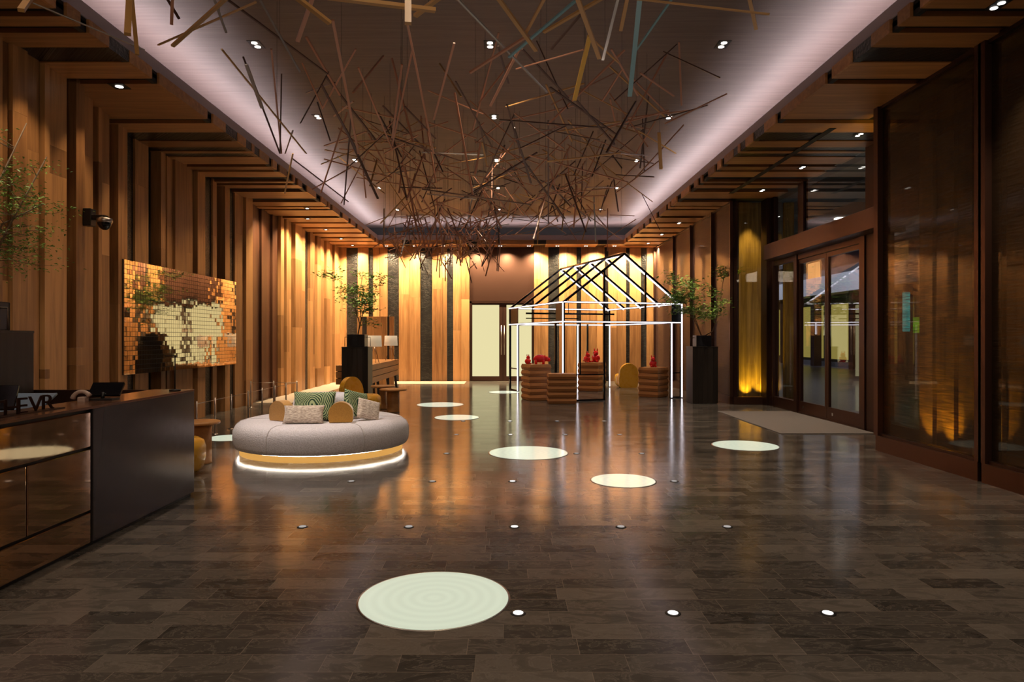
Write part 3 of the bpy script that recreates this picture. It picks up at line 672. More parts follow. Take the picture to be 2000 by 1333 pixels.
def tree(label, x, y, z, stems, seed, pot=(.36, .26), leafs=26, size=.05, spread=.10):
    e = thing('potted_tree', label, 'plant', (x, y, z))
    pw, ph = pot
    mb = MB(); h = pw/2; t = .02
    mb.box(-h, h, -h, -h+t, 0, ph); mb.box(-h, h, h-t, h, 0, ph); mb.box(-h, -h+t, -h+t, h-t, 0, ph); mb.box(h-t, h, -h+t, h-t, 0, ph); mb.box(-h+t, h-t, -h+t, h-t, 0, ph-.04)
    pt = mb.build('pot', plain('black_ceramic', (.012, .012, .016), .3) if 'black_ceramic' not in bpy.data.materials else bpy.data.materials['black_ceramic'], e, bevel=.012)
    mb = MB(); q = h+.09
    mb.tube([(-q, 0, 0.006), (-q, 0, ph*.78), (q, 0, ph*.78), (q, 0, 0.006)], .008, 6); mb.build('handle_frame', plain('handle_metal', (.10, .07, .06), .3, .8) if 'handle_metal' not in bpy.data.materials else bpy.data.materials['handle_metal'], pt)
    r = random.Random(seed); anchors = []; tw = MB()
    for st in stems:
        pts = [Vector((0, 0, ph-.05))]+[Vector(p) for p in st]
        n = len(pts); tw.tube(pts, [.014-.009*i/(n-1) for i in range(n)], 6)
        for i in range(1, n):
            for k in range(4 if i > 1 else 0):
                a = pts[i-1].lerp(pts[i], r.random()); d = Vector((r.uniform(-1, 1), r.uniform(-1, 1), r.uniform(-.1, .6))).normalized()*r.uniform(.18, .42)
                m1 = a+d*.5+Vector((0, 0, .03)); b = a+d
                tw.tube([a, m1, b], [.004, .003, .0015], 4); anchors += [b, m1]
                for _ in range(2):
                    d2 = Vector((r.uniform(-1, 1), r.uniform(-1, 1), r.uniform(-.2, .4))).normalized()*r.uniform(.1, .22)
                    tw.tube([b, b+d2], [.002, .001], 3); anchors.append(b+d2)
    tw.build('stem', bark, e)
    lf = leaf_cloud(anchors, seed, leafs, spread, size).build('foliage', leaf_g, e); lf['kind'] = 'stuff'
    return e
def pedestal(label, x0, x1, y0, y1, h):
    e = thing('pedestal', label, 'pedestal', ((x0+x1)/2, (y0+y1)/2, 0)); hx, hy = (x1-x0)/2, (y1-y0)/2
    mb = MB(); n = 5
    for i in range(n):
        a = -hx+2*hx*i/n; mb.box(a+.001, a+2*hx/n-.001, -hy, hy, .012, h-.022)
    mb.build('body', wood_blk, e)
    MB().box(-hx-.004, hx+.004, -hy-.004, hy+.004, h-.022, h).build('top', wood_blk, e, bevel=.003)
    MB().box(-hx+.02, hx-.02, -hy+.02, hy-.02, 0, .012).build('base', black, e)
pedestal('tall black timber pedestal standing behind the yellow armchair', -3.56, -2.99, 14.6, 15.1, 1.29)
pedestal('tall black timber pedestal at right, beside the glowing frame house', 4.19, 4.76, 15.2, 15.75, 1.29)
pedestal('tall black timber pedestal behind the reception desk at the left edge', -4.98, -4.42, 5.75, 6.32, 1.56)
tree('airy bamboo-like tree in a black pot on the pedestal behind the yellow armchair', -3.27, 14.85, 1.29,
     [[(.08, 0, .6), (.02, .05, 1.1), (.12, 0, 1.6)], [(.05, 0, .5), (-.1, .0, 1.0), (-.38, .1, 1.45)], [(.06, 0, .5), (.2, -.1, .95), (.42, 0, 1.3)]], 3, (.38, .27), 18, .075, .085)
tree('leafy tree with slanting stems in a black pot on the right pedestal', 4.47, 15.45, 1.29,
     [[(-.12, 0, .55), (-.25, 0, .9), (-.4, 0, 1.5)], [(.25, 0, .35), (.4, 0, .9), (.5, 0, 1.6)], [(-.1, .1, .5), (-.4, .1, 1.1), (-.75, 0, 1.45)]], 8, (.34, .25), 24, .08, .11)
tree('small-leaved tree spreading past the left edge above the reception desk', -4.70, 6.03, 1.56,
     [[(.05, 0, .5), (.3, 0, 1.0), (.60, 0, 1.55)], [(-.05, 0, .5), (.15, -.1, 1.1), (.42, 0, 1.85)], [(.05, 0, .5), (.2, 0, .95), (.5, .1, 1.15)], [(0, 0, .4), (.12, -.1, .8), (.2, -.1, 1.5)]], 12, (.32, .26), 16, .034, .09)
spot('tree_spot', (-4.3, 5.2, 4.5), (-4.4, 6.0, 2.6), 120, (1, .85, .6), 50, .8)
spot('tree_spot', (-3.3, 14.0, 4.5), (-3.3, 14.8, 2.4), 200, (1, .9, .7), 40, .8)
spot('tree_spot', (4.0, 14.8, 4.5), (4.3, 15.4, 2.4), 200, (1, .9, .7), 40, .8)

# ------------------------------------------------------------------ mirror picture on the left wall
pic = thing('mirror_picture', 'large wall picture of hundreds of small square bronze mirror tiles', 'picture', (-5.52, 11.78, 1.79))
mb = MB(); mb.box(-.10, -.02, -2.02, 2.02, -.84, .84); mb.build('backing', black, pic)
mb = MB(); r = random.Random(2); nc, nr = 56, 24; cw, ch_ = 4.04/nc, 1.68/nr
for bi in range(7):
    for bj in range(3):
        ty, tz = r.gauss(0, .007), r.gauss(0, .007)
        for i in range(bi*8, bi*8+8):
            for j in range(bj*8, bj*8+8):
                cy, cz = -2.02+cw*(i+.5), -.84+ch_*(j+.5)
                M = Matrix.Translation((-.004, cy, cz)) @ Matrix.Rotation(tz+r.gauss(0, .0045), 4, 'Z') @ Matrix.Rotation(ty+r.gauss(0, .004), 4, 'Y')
                mb.box(-.006, .006, -cw/2+.003, cw/2-.003, -ch_/2+.003, ch_/2-.003, 0, M)
mb.build('mirror_tiles', plain('bronze_tile_mirror', (.80, .66, .50), .03, 1), pic)
tag(MB().box(-5.67, -5.655, 13.93, 14.04, 1.08, 1.2).build('wall_label', plain('label_card', (.4, .36, .33), .5)), 'small pale square caption card right of the mirror picture', 'label')
# security camera
sc = thing('security_camera', 'black dome security camera on a wall bracket high on the left wall', 'camera', (-5.30, 8.35, 3.0))
sc.location = P(178, 432, 8.25)
mb = MB(); mb.box(-.05, .05, -.09, .02, -.07, .14); mb.build('wall_plate', black, sc, bevel=.008)
mb = MB(); mb.bar((.02, -.03, .04), (.22, -.06, .03), .08, .06); mb.build('arm', black, sc, bevel=.01)
mb = MB(); mb.lathe([(.085, 0), (.09, .02), (.085, .05), (.06, .06)], c=(.2, -.06, -.03), n=28); mb.build('cap', steel, sc)
mb = MB(); mb.ell((.2, -.06, -.03), .078, .078, .09, n=24); mb.build('dome', blk_gloss, sc)

# ------------------------------------------------------------------ low barrier
bs = [(-4.5, 9.82), (-4.5, 10.44), (-4.5, 11.06), (-4.5, 11.78), (-4.5, 12.45), (-4.5, 13.14), (-4.5, 13.8), (-4.47, 14.42), (-4.96, 14.40), (-5.44, 14.38)]
bl = ['hidden beside the desk end', 'nearest seen right of the desk end', 'second from the desk', 'third from the desk', 'fourth from the desk', 'fifth from the desk', 'sixth from the desk', 'at the far corner', 'between far corner and wall', 'closest to the left wall']
for i, (x, y) in enumerate(bs):
    e = thing('barrier_post', f'slim low steel barrier post before the mirror picture, {bl[i]}', 'barrier post', (x, y, 0), 0, 'low barrier posts before the mirror picture')
    mb = MB(); mb.lathe([(.05, 0), (.05, .006), (.012, .01)], n=20); mb.build('foot', steel, e)
    mb = MB(); mb.tube([(0, 0, .006), (0, 0, .565)], .013, 10); mb.build('pole', steel, e)
    if i+1 < len(bs):
        d = Vector((bs[i+1][0]-x, bs[i+1][1]-y, 0)); mb = MB(); mb.tube([Vector((0, 0, .53))+d*t for t in (.03, .5, .97)], .005, 6); mb.build('rope', steel, e)

# ------------------------------------------------------------------ ottoman
ot = thing('round_ottoman', 'large round pale grey upholstered ottoman with a glowing base', 'sofa', (-2.46, 9.08, 0))
boucle = fabric('grey_boucle', (.56, .52, .54), (.70, .66, .69), 70, .95, .5)
prof = [(.3, .12), (1.085, .118), (1.095, .089), (1.112, .092), (1.13, .14), (1.135, .22), (1.13, .30), (1.10, .36), (1.05, .40), (.97, .42), (.3, .425)]
MB().lathe(prof, n=96).build('seat', boucle, ot)
mb = MB()
for k in range(6):
    a = -PI/2+math.radians(-20+60*k); pts = [(r_*math.cos(a)*1.002, r_*math.sin(a)*1.002, z+.001) for r_, z in prof[3:]]; mb.tube(pts, .006, 6)
mb.build('seam_piping', fabric('seam', (.5, .45, .45), (.55, .5, .5), 80), ot)
MB().lathe([(1.05, .0), (1.05, .117)], n=96).build('light_band', emis('led_band', (1.0, .50, .12), .7), ot)
mb = MB(); pts = [(1.070*math.cos(2*PI*k/96), 1.070*math.sin(2*PI*k/96), .086) for k in range(96)]
mb.tube(pts, .004, 6, closed=True); mb.build('light_strip', emis('led_strip_white', (1, .88, .72), 30), ot)
bk = MB().lathe([(.40, .42), (.40, .58), (.37, .70), (.30, .745), (.1, .75)], n=56); bk.build('backrest', boucle, ot)
def stripes_mat():
    m, nt, b = new('green_swirl_fabric'); tc = N(nt, 'ShaderNodeTexCoord')
    wv = N(nt, 'ShaderNodeTexWave', wave_type='RINGS', rings_direction='SPHERICAL'); wv.inputs['Scale'].default_value = 17; wv.inputs['Distortion'].default_value = 9; wv.inputs['Detail'].default_value = 0; wv.inputs['Detail Scale'].default_value = .6
    nt.links.new(tc.outputs['Object'], wv.inputs['Vector']); rr = ramp(nt, [(.45, (.02, .06, .03)), (.60, (.42, .50, .26))]); nt.links.new(wv.outputs['Fac'], rr.inputs[0]); nt.links.new(rr.outputs[0], b.inputs['Base Color']); b.inputs['Roughness'].default_value = .9; return m
green_f = stripes_mat(); beige_f = fabric('beige_melange', (.40, .30, .23), (.75, .64, .52), 30, .95, .4, (1, 1, 4))
must_f = fabric('mustard_velvet', (.46, .21, .02), (.54, .26, .03), 90, .7, .2, sheen=.6)
def pillow(label, x, y, z, wd, ht, th, rz, tilt, roll, mat_, group):
    mb = MB(); n = 18
    vs = []
    for s in (1, -1):
        for i in range(n+1):
            for j in range(n+1):
                u, v = -1+2*i/n, -1+2*j/n
                e = ((1-u**4)*(1-v**4)); t = th*math.sqrt(max(e, 0))**.9*s
                pin = 1-.06*(1-abs(u)**2)*abs(v)**6; pin2 = 1-.06*(1-abs(v)**2)*abs(u)**6
                vs.append(Vector((u*wd/2*pin2, t, v*ht/2*pin)))
    N1 = (n+1)**2; fs = []
    for s in (0, 1):
        for i in range(n):
            for j in range(n):
                a = s*N1+i*(n+1)+j; fs.append((a, a+1, a+n+2, a+n+1))
    mb.add(vs, fs, 0, True)
    o = mb.build('pillow', mat_); bm = bmesh.new(); bm.from_mesh(o.data); bmesh.ops.remove_doubles(bm, verts=bm.verts, dist=1e-5); bmesh.ops.recalc_face_normals(bm, faces=bm.faces); bm.to_mesh(o.data); bm.free()
    M = Matrix.Translation((x, y, z)) @ Matrix.Rotation(rz, 4, 'Z') @ Matrix.Rotation(tilt, 4, 'X') @ Matrix.Rotation(roll, 4, 'Y')
    o.matrix_world = M; return tag(o, label, 'pillow', group)
G = 'pillows on the round ottoman'
pillow('large green swirl-patterned pillow behind the wide beige pillow', -2.47, 8.69, .615, .54, .38, .07, .05, -.28, 0, green_f, G)
pillow('wide beige melange pillow at the front left of the ottoman', -2.53, 8.44, .535, .50, .24, .06, .08, -.45, .0, beige_f, G)
pillow('green swirl-patterned pillow turned sideways right of the centre', -2.0, 8.98, .61, .40, .36, .06, 1.0, -.25, .25, green_f, G)
pillow('small beige pillow leaning at the right of the ottoman', -1.80, 8.82, .55, .32, .28, .06, .75, -.35, .3, beige_f, G)
def bolster(label, x, y, rz):
    pts = [(math.cos(a)*.15, .12+math.sin(a)*.14) for a in [PI*i/16 for i in range(17)]]+[(-.15, .05), (-.14, .005), (.14, .005), (.15, .05)]
    o = MB().prism(pts, -.07, .07, smooth=True).build('mustard_cushion', must_f, loc=(x, y, .424), bevel=.025); o.rotation_euler = (0, 0, rz)
    tag(o, label, 'pillow', 'arched mustard cushions on the ottoman')
bolster('arched mustard velvet cushion at the left of the ottoman', -2.90, 8.72, -.5)
bolster('arched mustard velvet cushion at the front centre of the ottoman', -2.09, 8.55, .15)

# ------------------------------------------------------------------ yellow armchairs
leather = plain('yellow_leather', (.72, .37, .03), .28, coat=.3)
def armchair(label, x, y, rz):
    e = thing('armchair', label, 'armchair', (x, y, 0), rz, 'yellow egg-shaped armchairs')
    MB().lathe([(.10, .03), (.24, .035), (.29, .09), (.31, .2), (.31, .30), (.29, .37), (.24, .40), (.08, .41)], n=48).build('seat', leather, e)
    pts = []
    for i in range(25):
        a = PI*i/24; pts.append((math.cos(a)*.28, .46+math.sin(a)*.30))
    pts += [(-.30, .25), (-.27, .06), (-.2, .03), (.2, .03), (.27, .06), (.30, .25)]
    b = MB().prism(pts, .24, .36, smooth=True, M=Matrix.Rotation(-.10, 4, 'X')).build('backrest', leather, e, bevel=.05)
    MB().lathe([(.18, 0), (.18, .02), (.1, .03)], n=32).build('swivel_base', black, e)
armchair('yellow egg-shaped armchair standing behind the round ottoman', -2.72, 13.0, 1.05)
armchair('yellow armchair mostly hidden behind the reception desk end panel', -3.60, 7.34, 1.9)
armchair('yellow armchair seen from behind inside the frame house', 3.57, 20.35, PI+.12)
# side tables
def stable(label, x, y, z, rt, rc, taper=0):
    e = thing('side_table', label, 'side table', (x, y, 0), 0, 'small round wooden side tables')
    MB().lathe([(rt-.01, z-.035), (rt, z-.03), (rt, z-.008), (rt-.01, z)], n=48).build('table_top', wood_tab, e)
    MB().lathe([(rc, 0), (rc, .02), (rc-taper, z*.5), (rc, z-.036)], n=32).build('column', wood_tab, e)
stable('round wooden side table nearest the aisle, right of the yellow armchair', -2.27, 13.56, .465, .27, .125)
stable('slimmer round wooden side table between the armchair and the other table', -2.58, 14.12, .49, .25, .09, .03)
stable('round wooden side table beside the end of the reception desk', -3.66, 8.05, .50, .235, .14)

# ------------------------------------------------------------------ console with lamps, timber screen
cs = thing('console_desk', 'long slatted oak console desk on black legs near the back left', 'desk', (-3.6, 18, 0))
for i, (z0, z1) in enumerate(((.70, .84), (.545, .685), (.39, .53))):
    MB().box(-.39, .39, -2.2, 2.2, z0, z1).build('slat_tier', wood_y, cs, bevel=.006)
MB().box(-.36, .36, -2.15, 2.15, .39, .80).build('core', gap_m, cs)
for sx in (-1, 1):
    for sy in (-2.0, -.7, .7, 2.0):
        mb = MB(); mb.bar((sx*.30, sy, .39), (sx*.34, sy+(.05 if sy > 0 else -.05), 0), .05, .05); mb.build('leg', black, cs)
shade_m = plain('linen_shade', (.62, .55, .46), .8, emit=(1, .78, .5), es=.30)
def tlamp(label, x, y):
    l_ = bpy.data.lights.new('lamp_light', 'POINT'); l_.energy = 14; l_.color = (1, .75, .45); l_.shadow_soft_size = .05; lo = bpy.data.objects.new('lamp_light', l_); COL.objects.link(lo); lo.location = (x, y, .84+.60)
    e = thing('table_lamp', label, 'lamp', (x, y, .84), 0, 'white shaded tripod lamps on the console')
    mb = MB(); n = 40; vs = []
    for rr_, z in ((.19, .42), (.175, .70), (.170, .70), (.185, .42)):
        for k in range(n): vs.append((rr_*math.cos(2*PI*k/n), rr_*math.sin(2*PI*k/n), z))
    fs = [(i*n+k, i*n+(k+1) % n, ((i+1) % 4)*n+(k+1) % n, ((i+1) % 4)*n+k) for i in range(4) for k in range(n)]
    mb.add(vs, fs, 0, True); mb.build('lamp_shade', shade_m, e)
    for k in range(3):
        a = PI/2+2*PI*k/3; mb = MB(); mb.tube([(0, 0, .46), (.16*math.cos(a), .16*math.sin(a), 0.0)], .007, 6); mb.build('leg', bronze_dk if k else steel, e)
    mb = MB(); mb.ell((0, 0, .52), .035, .035, .05, n=12); mb.build('bulb', emis('lamp_bulb', (1, .8, .5), 2) if 'lamp_bulb' not in bpy.data.materials else bpy.data.materials['lamp_bulb'], e)
tlamp('white shaded table lamp on the console, nearer of the pair', -3.36, 17.2)
tlamp('white shaded table lamp on the console, farther of the pair', -3.28, 19.2)
sr = thing('timber_screen', 'free-standing low oak panel screen behind the console desk', 'screen', (-4.05, 21.0, 0))
for a, b, mm in ((-.58, -.42, wood_v), (-.42, -.28, gap_m), (-.28, -.05, wood_v), (-.05, .18, wood_v), (.18, .33, wood_v), (.35, .42, gap_m), (.42, .56, wood_v)):
    MB().box(a+.002, b-.002, -.04, .04, 0, 2.14).build('panel', mm, sr)

# ------------------------------------------------------------------ glowing frame house
A = Vector((1.33, 15.7, 0)); th = math.radians(18.5)
hs = thing('frame_house', 'black house-shaped frame outlined with white light tubes', 'display frame', A, th)
W_, D_ = 3.15, 3.85; Z1, Z2, ZP = 1.86, 2.32, 3.50; t_ = .05
def beam(a, b, name='beam', w=.05): MB().bar(a, b, w).build(name, blk_gloss, hs)
def tube_(a, b, off=(0, 0, 0), w=.024):
    a, b = Vector(a)+Vector(off), Vector(b)+Vector(off); MB().bar(a, b, w).build('light_tube', led, hs)
c4 = [(0, 0), (W_, 0), (W_, D_), (0, D_)]
for z, nm in ((Z1, 'ring'), (Z2, 'ring')):
    for i in range(4):
        a, b = c4[i], c4[(i+1) % 4]; beam((*a, z), (*b, z))
        cx_, cy_ = (a[0]+b[0])/2, (a[1]+b[1])/2; ox = -.035 if cx_ < .1 else (.035 if cx_ > W_-.1 else 0); oy = -.035 if cy_ < .1 else (.035 if cy_ > D_-.1 else 0)
        # outward facing tube on the near sides, inward tube on the far sides
        if i in (0, 3): tube_((*a, z), (*b, z), (ox, oy, 0))
        else: tube_((*a, z), (*b, z), (-ox, -oy, 0))
for i, (x, y) in enumerate(c4): beam((x, y, 0), (x, y, Z2), 'post')
ps = [(0, 0, 1), (W_, 0, 1), (W_, D_, 1), (W_-.29, 0, 1), (0, D_-.70, 1), (2.1, D_, 1), (1.04, 0, 0), (0, .48, 0), (2.15, D_-.6, 0)]
for x, y, on in ps:
    beam((x, y, 0), (x, y, Z1 if (x, y) not in ((1.04, 0),) else Z2+.78), 'post', .045) if (x, y) not in c4 else None
    if on: tube_((x, y, .02), (x, y, Z2 if (x, y) in c4[:2] else Z1), (0 if x > 0 else -.035, -.036, 0))
beam((2.15, 0, Z1), (2.15, 0, Z2+.75), 'post', .04)
for k in range(5):
    y = D_*k/4
    beam((0, y, Z2), (W_/2, y, ZP), 'rafter'); beam((W_, y, Z2), (W_/2, y, ZP), 'rafter')
    tube_((W_, y, Z2), (W_/2, y, ZP), (-.03, -.0, -.032), .026)
beam((W_/2, 0, ZP), (W_/2, D_, ZP), 'ridge'); tube_((W_/2, .1, ZP), (W_/2, D_-.1, ZP), (0, 0, -.037), .02)
for (a, b) in (((0, 0), (1.04, 0)), ((W_-.29, 0), (W_, 0)), ((0, D_-.7), (0, D_))):
    beam((*a, .62), (*b, .62), 'cross_bar', .03); beam((*a, .02), (*b, .02), 'cross_bar', .04)
beam((.42, 0, .62), (.42, 0, Z1), 'cross_bar', .03)
for (a, b) in (((W_-.27, 0), (W_-.02, 0)), ((0, D_-.68), (0, D_-.02)), ((0, .02), (0, .46))):
    dx, dy = b[0]-a[0], b[1]-a[1]; mb = MB(); mb.bar((*a, (Z1+Z2)/2), (*b, (Z1+Z2)/2), .01, Z2-Z1-.05); mb.build('infill_panel', black, hs)
beam((.3, D_-.5, 2.17), (W_-.1, D_-.5, 2.17), 'hanging_rail', .05); beam((.3, D_-.5, 2.03), (1.9, D_-.5, 2.03), 'hanging_rail', .03)
for x in (.5, 1.6, 2.7): beam((x, D_-.5, 2.17), (x, D_-.5, Z2+.3), 'hanger', .015)

# crates
def crate(label, x, y, wd, dp, h, n, rz):
    e = thing('slatted_crate', label, 'crate', (x, y, 0), rz, 'slatted wooden crates in the frame house')
    s = h/n
    for i in range(n):
        mb = MB(); a, b = wd/2, dp/2; z0, z1 = i*s+.004, (i+1)*s-.004; zc = (z0+z1)/2; pi_ = .018
        # each tier bulges in the middle
        vs = []
        for z, o_ in ((z0, pi_), (zc, 0), (z1, pi_)):
            vs += [(-a+o_, -b+o_, z), (a-o_, -b+o_, z), (a-o_, b-o_, z), (-a+o_, b-o_, z)]
        fs = [(0, 1, 2, 3), (11, 10, 9, 8)]
        for q in (0, 4):
            for k in range(4): fs.append((q+k, q+(k+1) % 4, q+4+(k+1) % 4, q+4+k))
        mb.add(vs, fs); mb.build('tier', wood_box, e, bevel=.004)
    for i in range(1, n):
        for sx in (-1, 1): MB().ell((sx*(wd/2-.008), -dp/2+.06, i*s), .014, .012, .012, n=8).build('stud', chrome, e)
crate('tall slatted wooden crate at the left, with two red animal figures', .71, 16.2, .55, .62, .857, 6, .32)
crate('empty slatted wooden crate, nearest and lowest of the group', 1.25, 15.36, .64, .50, .68, 5, .02)
crate('slatted wooden crate in the middle of the frame house with red figures', 2.40, 18.95, .62, .62, .80, 5, -.5)
crate('slatted wooden crate at the right of the frame house with one red figure', 3.71, 17.05, .56, .56, .75, 5, -.72)
# red animal figures
red = plain('glossy_red', (.80, .01, .01), .10, coat=.6)
def figure(label, x, y, z, s, rz, kind):
    e = thing('red_animal_figure', label, 'figurine', (x, y, z), rz, 'glossy red animal figures')
    mb = MB()
    if kind == 'rhino':
        mb.ell((0, 0, .52*s), .60*s, .36*s, .36*s, n=24); mb.ell((.55*s, 0, .50*s), .30*s, .22*s, .24*s, n=20); mb.ell((.80*s, 0, .40*s), .20*s, .16*s, .16*s, n=16)
        mb.tube([(.88*s, 0, .50*s), (.95*s, 0, .66*s)], [.06*s, .01*s], 8); mb.tube([(.72*s, 0, .60*s), (.75*s, 0, .72*s)], [.04*s, .01*s], 8)
        for q in (-1, 1):
            mb.ell((.45*s, q*.16*s, .76*s), .06*s, .05*s, .10*s, n=10)
            for xx in (-.35, .33): mb.tube([(xx*s, q*.2*s, .40*s), (xx*s, q*.2*s, 0)], [.14*s, .11*s], 12)
        mb.tube([(-.58*s, 0, .55*s), (-.68*s, 0, .35*s)], [.03*s, .02*s], 6)
    else:
        mb.ell((0, 0, .36*s), .36*s, .40*s, .37*s, n=24); mb.ell((0, -.12*s, .82*s), .25*s, .26*s, .24*s, n=20); mb.ell((0, -.34*s, .76*s), .12*s, .12*s, .10*s, n=12)
        for q in (-1, 1):
            mb.ell((q*.14*s, -.05*s, 1.10*s), .06*s, .04*s, .16*s, n=12, M=None); mb.ell((q*.22*s, -.28*s, .10*s), .13*s, .22*s, .10*s, n=12); mb.ell((q*.26*s, -.18*s, .42*s), .09*s, .12*s, .2*s, n=12)
        mb.ell((0, .38*s, .22*s), .1*s, .1*s, .1*s, n=10)
    mb.build('body', red, e)
    mb = MB()
    for q in (-1, 1):
        if kind == 'rhino': mb.ell((.66*s, q*.19*s, .56*s), .025*s, .02*s, .025*s, n=8)
        else: mb.ell((q*.10*s, -.35*s, .86*s), .025*s, .02*s, .03*s, n=8)
    mb.build('eyes', black, e)
figure('glossy red stout rhino-like figure on the left crate', .80, 16.15, .853, .26, -.1, 'rhino')
figure('small round glossy red figure left of the rhino-like one', .51, 16.18, .853, .19, 2.5, 'sit')
figure('round glossy red figure on the middle crate, at the left', 2.24, 18.86, .796, .25, .9, 'sit')
figure('taller glossy red figure on the middle crate, at the right', 2.52, 18.98, .796, .31, -.5, 'sit')
figure('glossy red seated figure alone on the right crate', 3.68, 17.0, .746, .24, .1, 'sit')

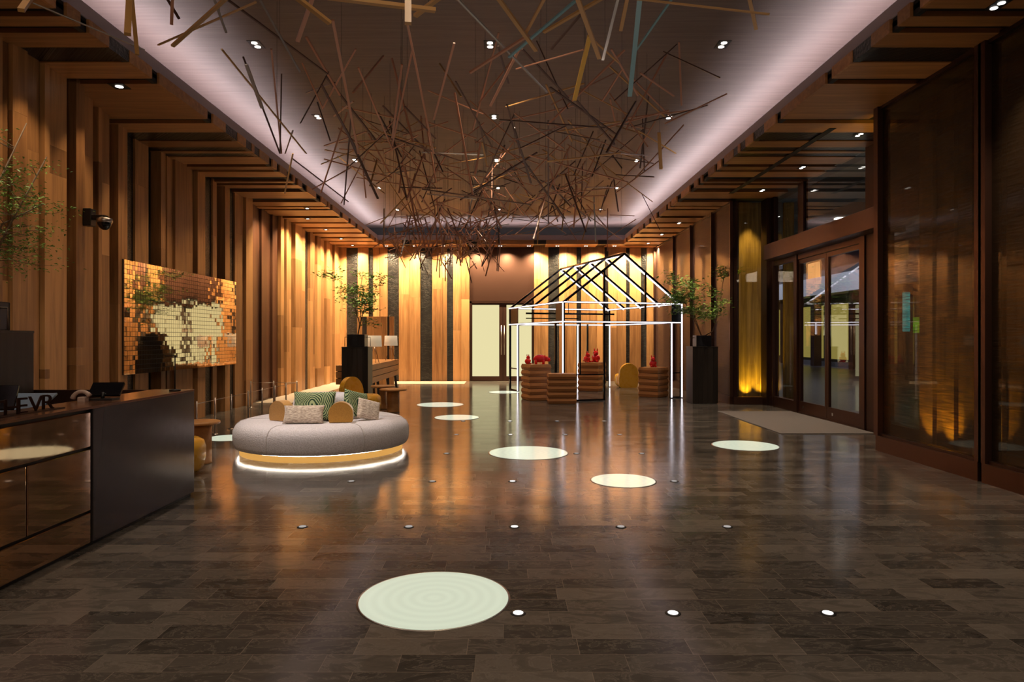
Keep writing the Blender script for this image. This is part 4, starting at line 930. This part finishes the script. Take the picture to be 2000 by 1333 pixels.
# ------------------------------------------------------------------ hanging sculpture of timber sticks
hg = thing('stick_sculpture', 'suspended ceiling sculpture of many crossing thin timber sticks', 'sculpture', (0, 9, 5.28))
def smat(nm, c, rough=.4, metal=0): return plain(nm, c, rough, metal)
SM = {'c': smat('stick_copper', (.40, .18, .11)), 'd': smat('stick_dark', (.07, .03, .022)), 'g': smat('stick_gold', (.42, .22, .07)), 's': smat('stick_silver', (.5, .47, .47), .25, .6), 't': smat('stick_teal', (.16, .32, .38), .3), 'y': smat('stick_yellow', (.55, .30, .02), .35)}
sticks = [ # px,py -> px,py, distance at each end, width, colour
 (62,-10,41,20,3.6,3.4,.030,'g'),(64,6,283,98,5.0,5.4,.013,'s'),(253,-10,249,67,3.7,3.5,.032,'g'),(257,-10,268,107,4.0,3.9,.02,'g'),(322,-10,350,37,4.5,4.6,.016,'d'),(337,-10,335,48,4.0,4.1,.018,'c'),
 (445,-6,337,90,3.9,4.2,.022,'g'),(500,4,309,88,4.6,5.2,.014,'g'),(416,-8,442,64,4.4,4.6,.014,'s'),(433,96,598,300,6.5,8.5,.017,'g'),(481,126,512,211,6.2,6.6,.03,'s'),(475,111,547,300,7.0,8.0,.017,'d'),
 (530,96,550,300,6.8,8.4,.018,'c'),(550,144,547,297,7.5,8.0,.016,'d'),(508,0,586,141,5.0,5.4,.014,'s'),(612,-8,581,81,4.6,4.8,.026,'c'),(435,-8,640,145,5.2,6.2,.018,'d'),(573,-10,644,45,3.7,3.9,.030,'g'),
 (640,-6,850,20,3.6,3.8,.032,'g'),(797,-20,797,46,3.6,3.5,.034,'g'),(865,-10,811,31,3.9,4.1,.028,'g'),(796,48,847,300,5.6,7.6,.018,'c'),(650,39,700,300,5.2,7.2,.022,'c'),(598,72,664,186,6.0,6.6,.02,'c'),
 (628,166,700,300,7.0,8.0,.022,'d'),(637,150,733,273,7.2,8.4,.022,'d'),(590,123,631,213,7.5,8.0,.015,'c'),(695,96,631,210,6.6,7.4,.016,'c'),(805,99,766,285,6.6,8.2,.018,'c'),(785,126,766,270,7.0,8.0,.022,'c'),
 (887,84,847,234,6.0,7.0,.02,'c'),(700,132,767,294,7.0,8.2,.017,'c'),(748,207,838,300,8.0,9.0,.018,'d'),(790,208,851,271,8.0,8.6,.018,'d'),(572,255,557,300,8.5,9.2,.016,'d'),(817,264,751,300,8.4,9.0,.018,'c'),(890,159,961,288,7.4,8.6,.015,'d'),
 (890,-6,1068,180,4.8,6.4,.016,'s'),(970,-8,1047,99,4.2,4.8,.026,'g'),(1066,-8,1023,72,4.4,4.7,.02,'g'),(1128,-2,994,112,4.5,5.2,.02,'t'),(1180,-6,1062,63,4.3,4.7,.024,'g'),(1127,-6,1171,114,4.2,4.6,.028,'g'),
 (1208,-8,1177,117,4.9,5.3,.022,'s'),(1226,-8,1212,60,4.4,4.6,.024,'g'),(1250,-8,1230,187,4.6,5.4,.034,'t'),(1315,-6,1242,99,5.0,5.6,.016,'t'),(1225,-4,1503,28,4.2,4.0,.014,'g'),(1462,-10,1477,57,4.2,4.4,.022,'g'),
 (1152,70,1122,195,5.2,5.8,.034,'y'),(918,142,1032,69,5.8,5.4,.024,'c'),(1146,15,1077,96,5.2,5.6,.018,'d'),(1020,96,1110,192,6.2,7.0,.018,'d'),(1012,100,958,207,5.9,6.6,.022,'c'),(973,90,993,163,6.5,6.9,.018,'d'),
 (1008,135,1140,97,6.4,6.0,.015,'c'),(1152,72,1209,123,5.8,6.2,.016,'g'),(1194,96,1246,187,6.4,7.0,.017,'c'),(1215,136,1176,198,7.0,7.4,.016,'c'),(975,234,1182,250,8.2,8.6,.022,'d'),(1005,222,1101,290,8.2,8.8,.018,'c'),
 (1122,192,1200,282,7.6,8.4,.022,'d'),(1287,260,1291,330,8.6,8.4,.04,'g'),(990,204,1017,300,7.8,8.8,.018,'d'),(1287,225,1242,300,8.6,9.4,.017,'c'),(1246,255,1320,300,8.6,9.2,.017,'g'),
 (824,298,944,303,9.2,9.4,.022,'s'),(939,277,928,340,9.0,9.2,.026,'c'),(824,370,1037,400,9.5,9.8,.026,'d'),(834,379,929,389,10,10.4,.02,'s'),(899,391,1049,298,10.4,9.6,.026,'d'),(1004,250,1037,358,8.6,9.4,.024,'d'),
 (1034,304,1226,356,9.4,10.2,.022,'c'),(1190,299,1268,304,10,10.2,.018,'s'),(1071,236,1071,436,8.8,11,.022,'d'),(1145,366,1218,366,11,11.2,.018,'s'),(1022,313,1103,427,9.6,11,.022,'d'),(1049,457,1119,400,12,11.4,.018,'c'),
 (571,310,680,394,9.5,10.8,.018,'d'),(686,222,672,400,9.0,10.6,.02,'d'),(675,252,738,388,8.8,10.2,.03,'d'),(556,378,572,300,9.5,9,.02,'g'),(633,311,765,347,9.4,9.9,.022,'c'),(610,370,690,325,10.5,10,.018,'c')]
r = random.Random(21); allst = []
for (a, b, c, d, ya, yb, wd, col) in sticks:
    A_ = P(a, b, ya); B_ = P(c, d, yb)
    allst.append((A_, B_, wd, col))
def rs(X0, X1, Y0, Y1, Z0, Z1, n, l0, l1, flat=1.0, cols='cccddg'):
    for _ in range(n):
        c = Vector((r.uniform(X0, X1), r.uniform(Y0, Y1), r.uniform(Z0, Z1)))
        d = Vector((r.gauss(0, 1), r.gauss(0, 1)*.8, r.gauss(0, 1)*flat)).normalized()*r.uniform(l0, l1)/2
        a, b = c-d, c+d
        if max(a.z, b.z) > 5.15 or min(a.x, b.x) < -4.0 or max(a.x, b.x) > 3.6: continue
        allst.append((a, b, r.uniform(.017, .024), r.choice(cols+('s' if r.random() < .12 else ''))))
rs(-2.6, 2.3, 8.0, 12.0, 3.9, 4.9, 120, .7, 1.3, 1.1)
rs(-2.0, 1.8, 11.0, 14.0, 3.5, 4.6, 90, .6, 1.2, 1.1)
rs(-2.5, -.1, 13.0, 15.0, 3.15, 4.0, 130, .4, .9, 1.2, 'cccccdg')
rs(-1.9, -.6, 13.5, 14.8, 2.85, 3.3, 16, .4, .8, 1.2, 'cccccdg')
rs(-.3, 2.6, 11.5, 14.0, 3.6, 4.5, 45, .5, 1.0, 1.1)
off = Vector((0, 9, 5.28))
for i, (a, b, wd, col) in enumerate(allst[:100]):
    MB().bar(a-off, b-off, wd, wd*.62).build('stick', SM[col], hg)
keys = list(SM); mb = MB()
for (a, b, wd, col) in allst[100:]: mb.bar(a-off, b-off, wd, wd*.62, keys.index(col))
o = mb.build('stick', [SM[k_] for k_ in keys], hg); o['kind'] = 'stuff'
mb = MB()
for (a, b, wd, col) in allst[::4]:
    t = a.lerp(b, .5)
    mb.tube([t-off, Vector((t.x, t.y, 5.28))-off], .0015, 3)
o = mb.build('suspension_wires', black, hg)
